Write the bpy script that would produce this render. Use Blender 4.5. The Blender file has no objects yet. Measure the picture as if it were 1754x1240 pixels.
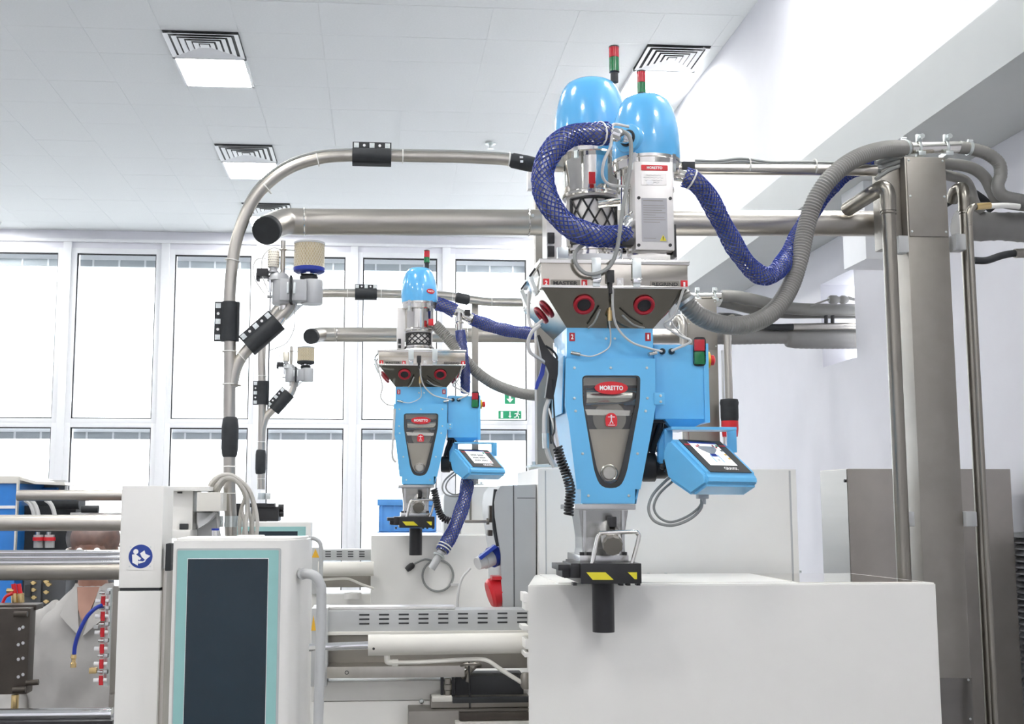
import bpy, bmesh, math, random
from mathutils import Vector, Matrix
random.seed(7)
PI = math.pi
SC = bpy.context.scene
COL = SC.collection
V = Vector

# ------------------------------------------------------------------ camera, world, exposure
CAMZ = 1.8
FPX, CX, CY = 2000.0, 800.0, 620.0
YAW, PITCH = math.radians(4.26), math.radians(6.84)
cam_d = bpy.data.cameras.new('camera')
cam_d.sensor_width = 36.0
cam_d.sensor_fit = 'HORIZONTAL'
cam_d.lens = FPX * 36.0 / 1754.0
cam_d.shift_x = (877.0 - CX) / 1754.0
cam_d.clip_start, cam_d.clip_end = 0.05, 300
cam = bpy.data.objects.new('camera', cam_d)
cam.location = (0, 0, CAMZ)
cam.rotation_euler = (PI / 2 + PITCH, 0, -YAW)
COL.objects.link(cam)
SC.camera = cam
CR = cam.rotation_euler.to_matrix()

world = bpy.data.worlds.new('daylight')
SC.world = world
world.use_nodes = True
bg = world.node_tree.nodes['Background']
bg.inputs[0].default_value = (0.93, 0.96, 1.0, 1)
bg.inputs[1].default_value = 2.6
SC.view_settings.view_transform = 'Standard'
SC.view_settings.look = 'None'
SC.view_settings.gamma = 1.0
SC.view_settings.use_curve_mapping = False
SC.view_settings.exposure = 1.08
PANEL_POWER = 26.0

# ------------------------------------------------------------------ pixel -> place helpers (design-time measuring)
def ray(px, py):
    return CR @ V(((px - CX) / FPX, -(py - CY) / FPX, -1.0))
def P(px, py, Y):
    d = ray(px, py)
    return V((0, 0, CAMZ)) + d * (Y / d.y)
def PZ(px, py, z):
    d = ray(px, py)
    return V((0, 0, CAMZ)) + d * ((z - CAMZ) / d.z)
def PX(px, py, X):
    d = ray(px, py)
    return V((0, 0, CAMZ)) + d * (X / d.x)
def S(Y):
    return Y / 2000.0

# ------------------------------------------------------------------ materials
def mat(name, c, rough=0.5, metal=0.0, var=0.04, nscale=18.0, bump=0.0, emit=0.0, alpha=None, trans=0.0, coat=0.0, stretch=None):
    m = bpy.data.materials.new(name)
    m.use_nodes = True
    nt = m.node_tree
    b = nt.nodes['Principled BSDF']
    b.inputs['Roughness'].default_value = rough
    b.inputs['Metallic'].default_value = metal
    b.inputs['Coat Weight'].default_value = coat
    if trans:
        b.inputs['Transmission Weight'].default_value = trans
    tc = nt.nodes.new('ShaderNodeTexCoord')
    mp = nt.nodes.new('ShaderNodeMapping')
    if stretch:
        mp.inputs['Scale'].default_value = stretch
    nz = nt.nodes.new('ShaderNodeTexNoise')
    nz.inputs['Scale'].default_value = nscale
    nz.inputs['Detail'].default_value = 4
    nt.links.new(tc.outputs['Object'], mp.inputs[0])
    nt.links.new(mp.outputs[0], nz.inputs['Vector'])
    rp = nt.nodes.new('ShaderNodeValToRGB')
    lo = [max(0, x * (1 - var)) for x in c]; hi = [min(1, x * (1 + var)) for x in c]
    rp.color_ramp.elements[0].color = (*lo, 1); rp.color_ramp.elements[0].position = 0.3
    rp.color_ramp.elements[1].color = (*hi, 1); rp.color_ramp.elements[1].position = 0.7
    nt.links.new(nz.outputs[0], rp.inputs[0])
    nt.links.new(rp.outputs[0], b.inputs['Base Color'])
    if bump:
        bp = nt.nodes.new('ShaderNodeBump')
        bp.inputs['Strength'].default_value = bump
        bp.inputs['Distance'].default_value = 0.002
        nt.links.new(nz.outputs[0], bp.inputs['Height'])
        nt.links.new(bp.outputs[0], b.inputs['Normal'])
    if emit:
        b.inputs['Emission Color'].default_value = (*c, 1)
        b.inputs['Emission Strength'].default_value = emit
    if alpha is not None:
        b.inputs['Alpha'].default_value = alpha
    return m

def pane_mat(name, tint, gloss=0.06, rough=0.02):
    m = bpy.data.materials.new(name); m.use_nodes = True
    nt = m.node_tree; nt.nodes.clear()
    out = nt.nodes.new('ShaderNodeOutputMaterial')
    tr = nt.nodes.new('ShaderNodeBsdfTransparent'); tr.inputs[0].default_value = (*tint, 1)
    gl = nt.nodes.new('ShaderNodeBsdfGlossy'); gl.inputs['Roughness'].default_value = rough
    mx = nt.nodes.new('ShaderNodeMixShader'); mx.inputs[0].default_value = gloss
    nt.links.new(tr.outputs[0], mx.inputs[1]); nt.links.new(gl.outputs[0], mx.inputs[2])
    nt.links.new(mx.outputs[0], out.inputs[0])
    return m

M = {}
M['blue'] = mat('light_blue_paint', (0.135, 0.49, 0.84), 0.32, 0, 0.03, 12, coat=0.3)
M['dome'] = mat('blue_dome_plastic', (0.115, 0.46, 0.84), 0.22, 0, 0.02, 8, coat=0.6)
M['steel'] = mat('polished_steel', (0.78, 0.76, 0.72), 0.13, 1.0, 0.04, 10, stretch=(1, 1, 12))
M['mirror'] = mat('mirror_steel', (0.72, 0.70, 0.66), 0.09, 1.0, 0.05, 6)
M['brushed'] = mat('brushed_steel', (0.52, 0.495, 0.45), 0.33, 1.0, 0.05, 30, stretch=(1, 1, 0.08))
M['brushedx'] = mat('brushed_steel_pipe', (0.50, 0.475, 0.435), 0.36, 1.0, 0.04, 30, stretch=(0.08, 1, 1))
M['dullsteel'] = mat('dull_sheet_steel', (0.315, 0.295, 0.265), 0.42, 0.9, 0.07, 9, bump=0.03)
M['duct'] = mat('grey_wrapped_duct', (0.27, 0.265, 0.255), 0.5, 0, 0.06, 8)
M['trough'] = mat('mirror_steel_tan_reflection', (0.60, 0.56, 0.49), 0.14, 1.0, 0.05, 6)  # tan reflection on the trough put into the base colour
M['cone'] = mat('mirror_steel_dark_reflection', (0.26, 0.245, 0.215), 0.08, 1.0, 0.05, 6)  # dark floor reflections on the cone put into the base colour
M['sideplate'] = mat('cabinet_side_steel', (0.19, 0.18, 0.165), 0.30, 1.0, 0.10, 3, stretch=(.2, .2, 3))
M['carglass'] = mat('car_window', (0.33, 0.36, 0.38), 0.1)
M['cabsteel'] = mat('cabinet_sheet_steel', (0.45, 0.42, 0.385), 0.45, 0.85, 0.05, 9)
M['darkplate'] = mat('dark_grey_plate', (0.10, 0.105, 0.11), 0.4, 0.4, 0.08, 10)
M['chrome'] = mat('chrome', (0.85, 0.85, 0.86), 0.07, 1.0, 0.02)
M['alu'] = mat('cast_aluminium', (0.56, 0.56, 0.55), 0.24, 0.95, 0.05, 25)
M['white'] = mat('white_powder_coat', (0.85, 0.84, 0.805), 0.38, 0, 0.015, 6)
M['cream'] = mat('cream_paint', (0.76, 0.74, 0.68), 0.4, 0, 0.02, 6)
M['greyp'] = mat('grey_machine_paint', (0.50, 0.51, 0.51), 0.42, 0, 0.03, 8)
M['wall'] = mat('wall_plaster', (0.78, 0.78, 0.83), 0.75, 0, 0.015, 5, bump=0.05)
M['beam'] = mat('painted_beam', (0.66, 0.68, 0.67), 0.6, 0, 0.015, 5)
M['ceil'] = mat('ceiling_tile', (0.78, 0.80, 0.805), 0.85, 0, 0.02, 40, bump=0.08)
M['floor'] = mat('resin_floor', (0.21, 0.21, 0.205), 0.35, 0, 0.06, 3)
M['frame'] = mat('white_window_frame', (0.84, 0.85, 0.87), 0.4, 0, 0.01)
M['black'] = mat('black_plastic', (0.018, 0.018, 0.020), 0.42, 0, 0.2, 20)
M['rubber'] = mat('black_rubber', (0.022, 0.025, 0.028), 0.6, 0, 0.2, 30, bump=0.1)
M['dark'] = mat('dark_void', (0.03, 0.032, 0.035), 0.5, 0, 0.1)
M['red'] = mat('red_plastic', (0.66, 0.02, 0.03), 0.35, 0, 0.04)
M['deepred'] = mat('red_ring', (0.42, 0.015, 0.03), 0.35, 0, 0.06)
M['redlens'] = mat('red_lens', (0.50, 0.015, 0.03), 0.15, 0, 0.03, coat=0.2)
M['greenlens'] = mat('green_lens', (0.006, 0.17, 0.05), 0.15, 0, 0.03, coat=0.2)
M['label'] = mat('grey_label', (0.26, 0.24, 0.21), 0.65, 0.0, 0.03)
M['plate'] = mat('light_data_plate', (0.72, 0.70, 0.68), 0.3, 0.5, 0.04)
M['dataplate'] = mat('grey_data_plate', (0.40, 0.40, 0.42), 0.4, 0.1, 0.03)
M['ink'] = mat('dark_ink', (0.03, 0.03, 0.03), 0.5)
M['whiteink'] = mat('white_ink', (0.90, 0.90, 0.90), 0.45, 0, 0.01)
M['yellow'] = mat('yellow_paint', (0.75, 0.66, 0.03), 0.4, 0, 0.03)
M['orange'] = mat('orange_yellow', (0.80, 0.45, 0.03), 0.4, 0, 0.03)
M['hose'] = mat('grey_corrugated_hose', (0.25, 0.245, 0.23), 0.38, 0, 0.05, 20)
M['hosein'] = mat('grey_blue_inner_hose', (0.36, 0.36, 0.40), 0.25, 0.5, 0.1, 40)
M['net'] = mat('blue_net_sleeve', (0.022, 0.05, 0.31), 0.35, 0, 0.08, 30)
M['cable'] = mat('light_grey_cable', (0.62, 0.62, 0.61), 0.4, 0, 0.03)
M['cabledk'] = mat('mid_grey_cable', (0.30, 0.31, 0.30), 0.45, 0, 0.04)
M['beigecable'] = mat('beige_grey_cable', (0.56, 0.54, 0.50), 0.45, 0, 0.05)
M['tie'] = mat('white_cable_tie', (0.85, 0.84, 0.80), 0.5)
M['zinc'] = mat('zinc_plate', (0.70, 0.74, 0.73), 0.3, 0.85, 0.05)
M['paper'] = mat('pleated_filter_paper', (0.62, 0.52, 0.33), 0.7, 0, 0.08, 40)
M['mesh'] = mat('filter_mesh_metal', (0.80, 0.76, 0.66), 0.4, 0.5, 0.04)
M['greyplast'] = mat('grey_plastic', (0.50, 0.51, 0.52), 0.35, 0.2, 0.03)
M['teal'] = mat('teal_bezel', (0.30, 0.56, 0.54), 0.45, 0, 0.02)
M['screenoff'] = mat('dark_screen_glass', (0.006, 0.021, 0.033), 0.25, 0, 0.1, 4, coat=0.2)
M['screenon'] = mat('lit_white_screen', (0.92, 0.93, 0.92), 0.3, 0, 0.01, emit=0.35)
M['navy'] = mat('navy_blue', (0.015, 0.04, 0.33), 0.35, 0, 0.05)
M['signblue'] = mat('sign_blue', (0.02, 0.055, 0.30), 0.4)
M['signgreen'] = mat('sign_green', (0.01, 0.30, 0.13), 0.45)
M['midblue'] = mat('machine_blue_paint', (0.02, 0.20, 0.62), 0.35, 0, 0.05)
M['crate'] = mat('blue_crate_plastic', (0.10, 0.33, 0.75), 0.45, 0, 0.08, 6)
M['brass'] = mat('brass', (0.70, 0.52, 0.25), 0.25, 0.9, 0.05)
M['bronze'] = mat('worn_mould_steel', (0.075, 0.064, 0.054), 0.45, 0.6, 0.15, 14, bump=0.1)
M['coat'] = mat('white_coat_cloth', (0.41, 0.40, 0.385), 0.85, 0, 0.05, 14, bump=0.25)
M['skin'] = mat('skin', (0.34, 0.18, 0.13), 0.5, 0, 0.06)
M['hair'] = mat('brown_hair', (0.20, 0.09, 0.055), 0.6, 0, 0.25, 50, bump=0.3)
M['net2'] = pane_mat('hair_net', (0.86, 0.82, 0.80), 0.15, 0.4)
M['glass'] = pane_mat('window_glass', (0.97, 0.985, 0.99), 0.05)
M['clear'] = pane_mat('clear_cover', (0.92, 0.92, 0.90), 0.07)
M['clearhose'] = pane_mat('clear_hose', (0.72, 0.78, 0.80), 0.18, 0.1)
M['blind'] = mat('grey_blind_box', (0.40, 0.43, 0.46), 0.5, 0, 0.03)
M['panel'] = mat('light_panel', (1.0, 0.99, 0.97), 0.5, 0, 0.0, emit=PANEL_POWER)
M['concrete'] = mat('outside_paving', (0.5, 0.5, 0.48), 0.8, 0, 0.08, 2)
M['carwhite'] = mat('white_car_paint', (0.8, 0.8, 0.8), 0.25)
M['cargrey'] = mat('grey_car_paint', (0.6, 0.62, 0.64), 0.25)
M['facade'] = mat('pale_facade', (0.55, 0.62, 0.72), 0.7)
M['facade2'] = mat('pink_facade', (0.75, 0.6, 0.58), 0.7)
M['tan'] = mat('tan_steel_chute', (0.50, 0.455, 0.39), 0.45, 0.5, 0.05, 9)
M['pipedk'] = mat('darker_steel_pipe', (0.30, 0.28, 0.245), 0.30, 1.0, 0.06, 20, stretch=(1, 1, 0.08))

# ------------------------------------------------------------------ geometry builder
WL = {}
def smooth_path(pts, n=8, closed=False):
    pts = [V(p) for p in pts]
    if len(pts) < 3:
        return pts
    out = []
    k = len(pts)
    for i in range(k if closed else k - 1):
        p0 = pts[(i - 1) % k] if (closed or i > 0) else pts[0] * 2 - pts[1]
        p1 = pts[i]; p2 = pts[(i + 1) % k]
        p3 = pts[(i + 2) % k] if (closed or i + 2 < k) else pts[-1] * 2 - pts[-2]
        for j in range(n):
            t = j / n
            out.append(0.5 * ((2 * p1) + (p2 - p0) * t + (2 * p0 - 5 * p1 + 4 * p2 - p3) * t * t + (3 * p1 - p0 - 3 * p2 + p3) * t ** 3))
    if not closed:
        out.append(pts[-1])
    return out

def resample(path, step):
    L = [0]
    for a, b in zip(path, path[1:]):
        L.append(L[-1] + (b - a).length)
    n = max(2, int(L[-1] / step))
    out = []; i = 0
    for k in range(n + 1):
        s = L[-1] * k / n
        while i < len(L) - 2 and L[i + 1] < s:
            i += 1
        d = L[i + 1] - L[i]
        t = (s - L[i]) / d if d > 1e-9 else 0
        out.append(path[i].lerp(path[i + 1], t))
    return out, L[-1]

def frames(path):
    fr = []
    u = None
    for i, p in enumerate(path):
        a = path[max(0, i - 1)]; b = path[min(len(path) - 1, i + 1)]
        t = (b - a).normalized()
        if u is None:
            u = t.cross(V((0, 0, 1)))
            if u.length < 0.1:
                u = t.cross(V((0, 1, 0)))
        u = (u - t * u.dot(t)).normalized()
        fr.append((p, u, t.cross(u).normalized(), t))
    return fr

def basis(axis):
    t = V(axis).normalized()
    u = t.cross(V((0, 0, 1)))
    if u.length < 0.05:
        u = V((1, 0, 0))
    u.normalize()
    return u, t.cross(u), t

class G:
    def __init__(s):
        s.bm = bmesh.new()
    def faces(s, vs, fs):
        bv = [s.bm.verts.new(v) for v in vs]
        for f in fs:
            try:
                s.bm.faces.new([bv[i] for i in f])
            except ValueError:
                pass
        return s
    def hexa(s, a, b):
        # a: 4 points of one end ring, b: the matching 4 of the other
        n = len(a)
        return s.faces(list(a) + list(b), [tuple(range(n))[::-1], tuple(range(n, 2 * n))] + [(i, (i + 1) % n, n + (i + 1) % n, n + i) for i in range(n)])
    def box(s, p0, p1, bev=0.0):
        x0, y0, z0 = [min(a, b) for a, b in zip(p0, p1)]
        x1, y1, z1 = [max(a, b) for a, b in zip(p0, p1)]
        if bev <= 0:
            return s.hexa([(x0, y0, z0), (x1, y0, z0), (x1, y1, z0), (x0, y1, z0)], [(x0, y0, z1), (x1, y0, z1), (x1, y1, z1), (x0, y1, z1)])
        t = bmesh.new()
        r = bmesh.ops.create_cube(t, size=1)
        for v in t.verts:
            v.co = V(((x0 + x1) / 2 + v.co.x * (x1 - x0), (y0 + y1) / 2 + v.co.y * (y1 - y0), (z0 + z1) / 2 + v.co.z * (z1 - z0)))
        bev = min(bev, 0.45 * min(x1 - x0, y1 - y0, z1 - z0))
        bmesh.ops.bevel(t, geom=list(t.edges), offset=bev, segments=2, affect='EDGES', profile=0.7)
        return s.merge(t)
    def merge(s, t, mtx=None):
        me = bpy.data.meshes.new('tmp')
        if mtx:
            t.transform(mtx)
        t.to_mesh(me); t.free()
        s.bm.from_mesh(me)
        bpy.data.meshes.remove(me)
        return s
    def obox(s, c, u, v, w, du, dv, dw):
        # oriented box: centre, three unit axes, half sizes
        c, u, v, w = V(c), V(u).normalized() * du, V(v).normalized() * dv, V(w).normalized() * dw
        return s.hexa([c - u - v - w, c + u - v - w, c + u + v - w, c - u + v - w], [c - u - v + w, c + u - v + w, c + u + v + w, c - u + v + w])
    def prism(s, pts, vec, bev=0):
        pts = [V(p) for p in pts]; vec = V(vec)
        return s.hexa(pts, [p + vec for p in pts])
    def cyl(s, p0, p1, r0, r1=None, n=20, caps=True):
        p0, p1 = V(p0), V(p1)
        r1 = r0 if r1 is None else r1
        u, v, t = basis(p1 - p0)
        vs = [p0 + (u * math.cos(2 * PI * i / n) + v * math.sin(2 * PI * i / n)) * r0 for i in range(n)]
        vs += [p1 + (u * math.cos(2 * PI * i / n) + v * math.sin(2 * PI * i / n)) * r1 for i in range(n)]
        fs = [(i, (i + 1) % n, n + (i + 1) % n, n + i) for i in range(n)]
        if caps:
            fs += [tuple(range(n))[::-1], tuple(range(n, 2 * n))]
        return s.faces(vs, fs)
    def lathe(s, prof, o, axis=(0, 0, 1), n=28):
        # prof: (radius, distance along axis)
        u, v, t = basis(axis); o = V(o)
        vs = []; fs = []
        for r, h in prof:
            for i in range(n):
                a = 2 * PI * i / n
                vs.append(o + t * h + (u * math.cos(a) + v * math.sin(a)) * r)
        for k in range(len(prof) - 1):
            for i in range(n):
                j = (i + 1) % n
                fs.append((k * n + i, k * n + j, (k + 1) * n + j, (k + 1) * n + i))
        if prof[0][0] > 1e-5: fs.append(tuple(range(n))[::-1])
        if prof[-1][0] > 1e-5: fs.append(tuple(range((len(prof) - 1) * n, len(prof) * n)))
        s.faces(vs, fs)
        bmesh.ops.remove_doubles(s.bm, verts=s.bm.verts, dist=1e-6)
        return s
    def tube(s, path, r, n=12, caps=True, rf=None, closed=False):
        fr = frames(path)
        vs = []; fs = []
        k = len(fr)
        for q, (p, u, v, t) in enumerate(fr):
            rr = rf(q) if rf else r
            for i in range(n):
                a = 2 * PI * i / n
                vs.append(p + (u * math.cos(a) + v * math.sin(a)) * rr)
        for q in range(k if closed else k - 1):
            w = (q + 1) % k
            for i in range(n):
                j = (i + 1) % n
                fs.append((q * n + i, q * n + j, w * n + j, w * n + i))
        if caps and not closed:
            fs += [tuple(range(n))[::-1], tuple(range((k - 1) * n, k * n))]
        return s.faces(vs, fs)
    def torus(s, c, axis, R, r, n=28, m=10, sx=1.0):
        u, v, t = basis(axis); c = V(c)
        vs = []; fs = []
        for i in range(n):
            a = 2 * PI * i / n
            d = u * math.cos(a) * sx + v * math.sin(a)
            for j in range(m):
                b = 2 * PI * j / m
                vs.append(c + d * (R + r * math.cos(b)) + t * (r * math.sin(b)))
        for i in range(n):
            for j in range(m):
                fs.append((i * m + j, ((i + 1) % n) * m + j, ((i + 1) % n) * m + (j + 1) % m, i * m + (j + 1) % m))
        return s.faces(vs, fs)
    def ball(s, c, r, n=16, m=10, sc=(1, 1, 1)):
        t = bmesh.new()
        bmesh.ops.create_uvsphere(t, u_segments=n, v_segments=m, radius=1)
        for v in t.verts:
            v.co = V((c[0] + v.co.x * r * sc[0], c[1] + v.co.y * r * sc[1], c[2] + v.co.z * r * sc[2]))
        return s.merge(t)
    def mesh(s, name, m, off=V((0, 0, 0)), angle=0.6):
        bmesh.ops.recalc_face_normals(s.bm, faces=s.bm.faces)
        for f in s.bm.faces:
            f.smooth = True
        me = bpy.data.meshes.new(name)
        s.bm.transform(Matrix.Translation(-V(off)))
        s.bm.to_mesh(me); s.bm.free()
        me.set_sharp_from_angle(angle=angle)
        me.materials.append(m)
        return me
    def obj(s, name, m, parent=None, angle=0.6):
        m = M[m] if isinstance(m, str) else m
        if parent is None:
            vs = [v.co for v in s.bm.verts]
            loc = V(((min(v.x for v in vs) + max(v.x for v in vs)) / 2, (min(v.y for v in vs) + max(v.y for v in vs)) / 2, min(v.z for v in vs)))
        else:
            loc = WL[parent.name]
        o = bpy.data.objects.new(name, s.mesh(name, m, loc, angle))
        COL.objects.link(o)
        if parent is None:
            o.location = loc
        else:
            o.parent = parent
        WL[o.name] = loc
        return o

def tag(o, label=None, cat=None, group=None, kind=None):
    if label: o['label'] = label
    if cat: o['category'] = cat
    if group: o['group'] = group
    if kind: o['kind'] = kind
    return o
def root(name, loc, label, cat, group=None, kind=None):
    o = bpy.data.objects.new(name, None)
    o.empty_display_size = 0.05
    o.location = loc
    COL.objects.link(o)
    WL[o.name] = V(loc)
    return tag(o, label, cat, group, kind)
def inst(me, name, parent, loc, scale=None, rot=None):
    o = bpy.data.objects.new(name, me)
    COL.objects.link(o)
    if parent is not None:
        o.parent = parent
        o.location = V(loc) - WL[parent.name]
    else:
        o.location = loc
    if scale: o.scale = scale
    if rot: o.rotation_euler = rot
    WL[o.name] = V(loc)
    return o
def pbox(x0, y0, x1, y1, Y0, Y1):
    # box whose front face fills a measured rectangle at depth Y0
    xm, ym = (x0 + x1) / 2, (y0 + y1) / 2
    return V((P(x0, ym, Y0).x, Y0, P(xm, y1, Y0).z)), V((P(x1, ym, Y0).x, Y1, P(xm, y0, Y0).z))
def ppoly(pts, Y):
    return [P(x, y, Y) for x, y in pts]

def text(string, c, w, h, m, parent, right=(1, 0, 0), up=(0, 0, 1), name='lettering', bold=0.02, depth=0.0008, lift=0.0006):
    cu = bpy.data.curves.new('t', 'FONT')
    cu.body = string; cu.size = 1; cu.extrude = 0.0; cu.offset = bold
    cu.resolution_u = 3
    tmp = bpy.data.objects.new('t', cu)
    COL.objects.link(tmp)
    bpy.context.view_layer.update()
    dg = bpy.context.evaluated_depsgraph_get()
    me = bpy.data.meshes.new_from_object(tmp.evaluated_get(dg))
    bpy.data.objects.remove(tmp); bpy.data.curves.remove(cu)
    xs = [v.co.x for v in me.vertices]; ys = [v.co.y for v in me.vertices]
    x0, x1, y0, y1 = min(xs), max(xs), min(ys), max(ys)
    r, u = V(right).normalized(), V(up).normalized()
    n = r.cross(u).normalized()
    off = WL[parent.name] if parent else V((0, 0, 0))
    for v in me.vertices:
        a = ((v.co.x - x0) / (x1 - x0) - 0.5) * w
        b = ((v.co.y - y0) / (y1 - y0) - 0.5) * h
        v.co = V(c) + r * a + u * b + n * lift - off
    me.materials.clear(); me.materials.append(M[m])
    o = bpy.data.objects.new(name, me)
    COL.objects.link(o)
    if parent: o.parent = parent
    WL[o.name] = off
    return o

def grid2(poly, c, r, u):
    return [V(c) + V(r) * a + V(u) * b for a, b in poly]
def flat(poly, c, m, parent, name, right=(1, 0, 0), up=(0, 0, 1), th=0.0008, lift=0.0):
    # thin plate from a 2-D outline, lying on the plane spanned by right/up
    r, u = V(right).normalized(), V(up).normalized()
    n = r.cross(u).normalized()
    pts = [V(c) + r * a + u * b + n * lift for a, b in poly]
    g = G(); g.prism(pts, n * th)
    return g.obj(name, m, parent)
def circ(r, n=24, sx=1.0, sy=1.0):
    return [(r * sx * math.cos(2 * PI * i / n), r * sy * math.sin(2 * PI * i / n)) for i in range(n)]
def rect(w, h, cx=0, cy=0):
    return [(cx - w / 2, cy - h / 2), (cx + w / 2, cy - h / 2), (cx + w / 2, cy + h / 2), (cx - w / 2, cy + h / 2)]

# one shared screw head
g = G(); g.lathe([(0.0042, 0), (0.0042, 0.0012), (0.003, 0.0026), (0, 0.003)], (0, 0, 0), (0, -1, 0), 10)
SCREW = g.mesh('screw', M['zinc'])
g = G(); g.lathe([(0.0042, 0), (0.0042, 0.0012), (0.003, 0.0026), (0, 0.003)], (0, 0, 0), (0, -1, 0), 10)
SCREWB = g.mesh('screw', M['blue'])
# ================================================================== ROOM
XR, XL, YB, YF, ZC = 2.75, -9.0, 15.9, -3.2, CAMZ + 3.65
def struct(o): return tag(o, kind='structure')
g = G(); g.box((XL - .2, YF - .2, -0.2), (XR + .2, YB + .1, 0)); struct(g.obj('floor', 'floor'))
g = G(); g.box((XL - .2, YF - .2, ZC + .02), (XR + .2, YB + .3, ZC + .2)); ceiling = struct(g.obj('ceiling', 'ceil'))
g = G(); g.box((XL - .2, YF, 0), (XL, YB, ZC + .02)); struct(g.obj('wall_left', 'wall'))
g = G(); g.box((XL, YF - .2, 0), (XR, YF, ZC + .02)); struct(g.obj('wall_front', 'wall'))
# right wall with the service opening the far pipes leave through
oy0 = PX(1465, 540, XR).y; oy1 = PX(1407, 540, XR).y
oz0 = PX(1437, 621, XR).z; oz1 = PX(1437, 472, XR).z
g = G()
g.box((XR, YF, 0), (XR + .2, oy0, ZC + .02)); g.box((XR, oy1, 0), (XR + .2, YB, ZC + .02))
g.box((XR, oy0, 0), (XR + .2, oy1, oz0)); g.box((XR, oy0, oz1), (XR + .2, oy1, ZC + .02))
wall_r = struct(g.obj('wall_right', 'wall'))
g = G(); g.box((XR + .2, 3.0, ZC), (XR + 2.5, 22, ZC + .1)); struct(g.obj('ceiling_sky_block', 'frame'))  # unseen roof added to keep sky light off the pipes in the opening
# room beyond the opening: a plain white lobby wall behind it
g = G(); g.box((XR + 2.4, 3.0, 0), (XR + 2.5, 22, ZC)); struct(g.obj('wall_lobby', 'frame'))
# beam along the right wall
zb = CAMZ + 1.647 * XR / 2.85; xb = (zb - CAMZ) / 0.70; zt = CAMZ + 0.815 * xb
g = G()
g.box((xb, YF, zb), (XR, YB, zt), 0.012)
struct(g.obj('trim_1', 'beam'))
# boxed bracket under the beam
a = P(1480, 350, 5.5)
g = G(); g.box((a.x, 5.5, P(1480, 443, 5.5).z), (XR, 5.5 * 830 / 790, zb + .001), 0.003); struct(g.obj('trim_2', 'frame'))

g = G(); g.box((XR + .2, 2.9, 0), (XR + 2.5, 3.0, ZC)); struct(g.obj('wall_sky_block_front', 'frame'))  # unseen wall added to block the sky on the near side
g = G(); g.box((XR + .2, 22, 0), (XR + 2.5, 22.1, ZC)); struct(g.obj('wall_sky_block_back', 'frame'))  # unseen wall added to block the sky at the far end
g = G(); g.box((XR, YB + .3, 0), (XR + .2, 22, ZC)); struct(g.obj('wall_sky_block_side', 'frame'))  # unseen wall added to shut out sky behind the main room
# ---- ceiling tiles (hung 2 cm under the slab), each one a piece
rowsY = [PZ(342, 57, ZC).y, PZ(352, 99, ZC).y, PZ(370, 148, ZC).y]
r2 = [PZ(409, 250, ZC).y, PZ(420, 277, ZC).y, PZ(430, 306, ZC).y]
r3 = [PZ(450, 350, ZC).y]
r3 = [r3[0], r3[0] + .6, r3[0] + 1.2]
lx0, lx1 = PZ(277, 57, ZC).x, PZ(408, 57, ZC).x
rx0, rx1 = PZ(1108, 81, ZC).x, min(PZ(1220, 81, ZC).x, XR - .06)
def split(a, b, n): return [a + (b - a) * i / n for i in range(n)]
YL = [rowsY[0] - .6] + rowsY[:2] + split(rowsY[2], r2[0], 3) + r2[:2] + split(r2[2], r3[0], 2) + r3[:2] + [r3[2], YB]
XLs = [lx0 - .6 * k for k in range(9, 0, -1)] + [lx0] + split(lx1, rx0, 5) + [rx0, rx1, XR]
g = G(); g.box((-.5, -.5, 0), (.5, .5, 1)); TILE = g.mesh('ceiling_tile', M['ceil'])
units = []
for rr in (rowsY, r2, r3):
    units += [((lx0, lx1), rr), ((rx0, rx1), rr)]
for i in range(len(XLs) - 1):
    for j in range(len(YL) - 1):
        xa, xb_, ya, yb_ = XLs[i], XLs[i + 1], YL[j], YL[j + 1]
        xm, ym = (xa + xb_) / 2, (ya + yb_) / 2
        if any(u[0][0] < xm < u[0][1] and u[1][0] < ym < u[1][2] for u in units):
            continue
        inst(TILE, 'ceiling_tile', ceiling, (xm, ym, ZC + .017 + random.uniform(0, .0012)), (xb_ - xa - .003, yb_ - ya - .003, .003))

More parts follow.
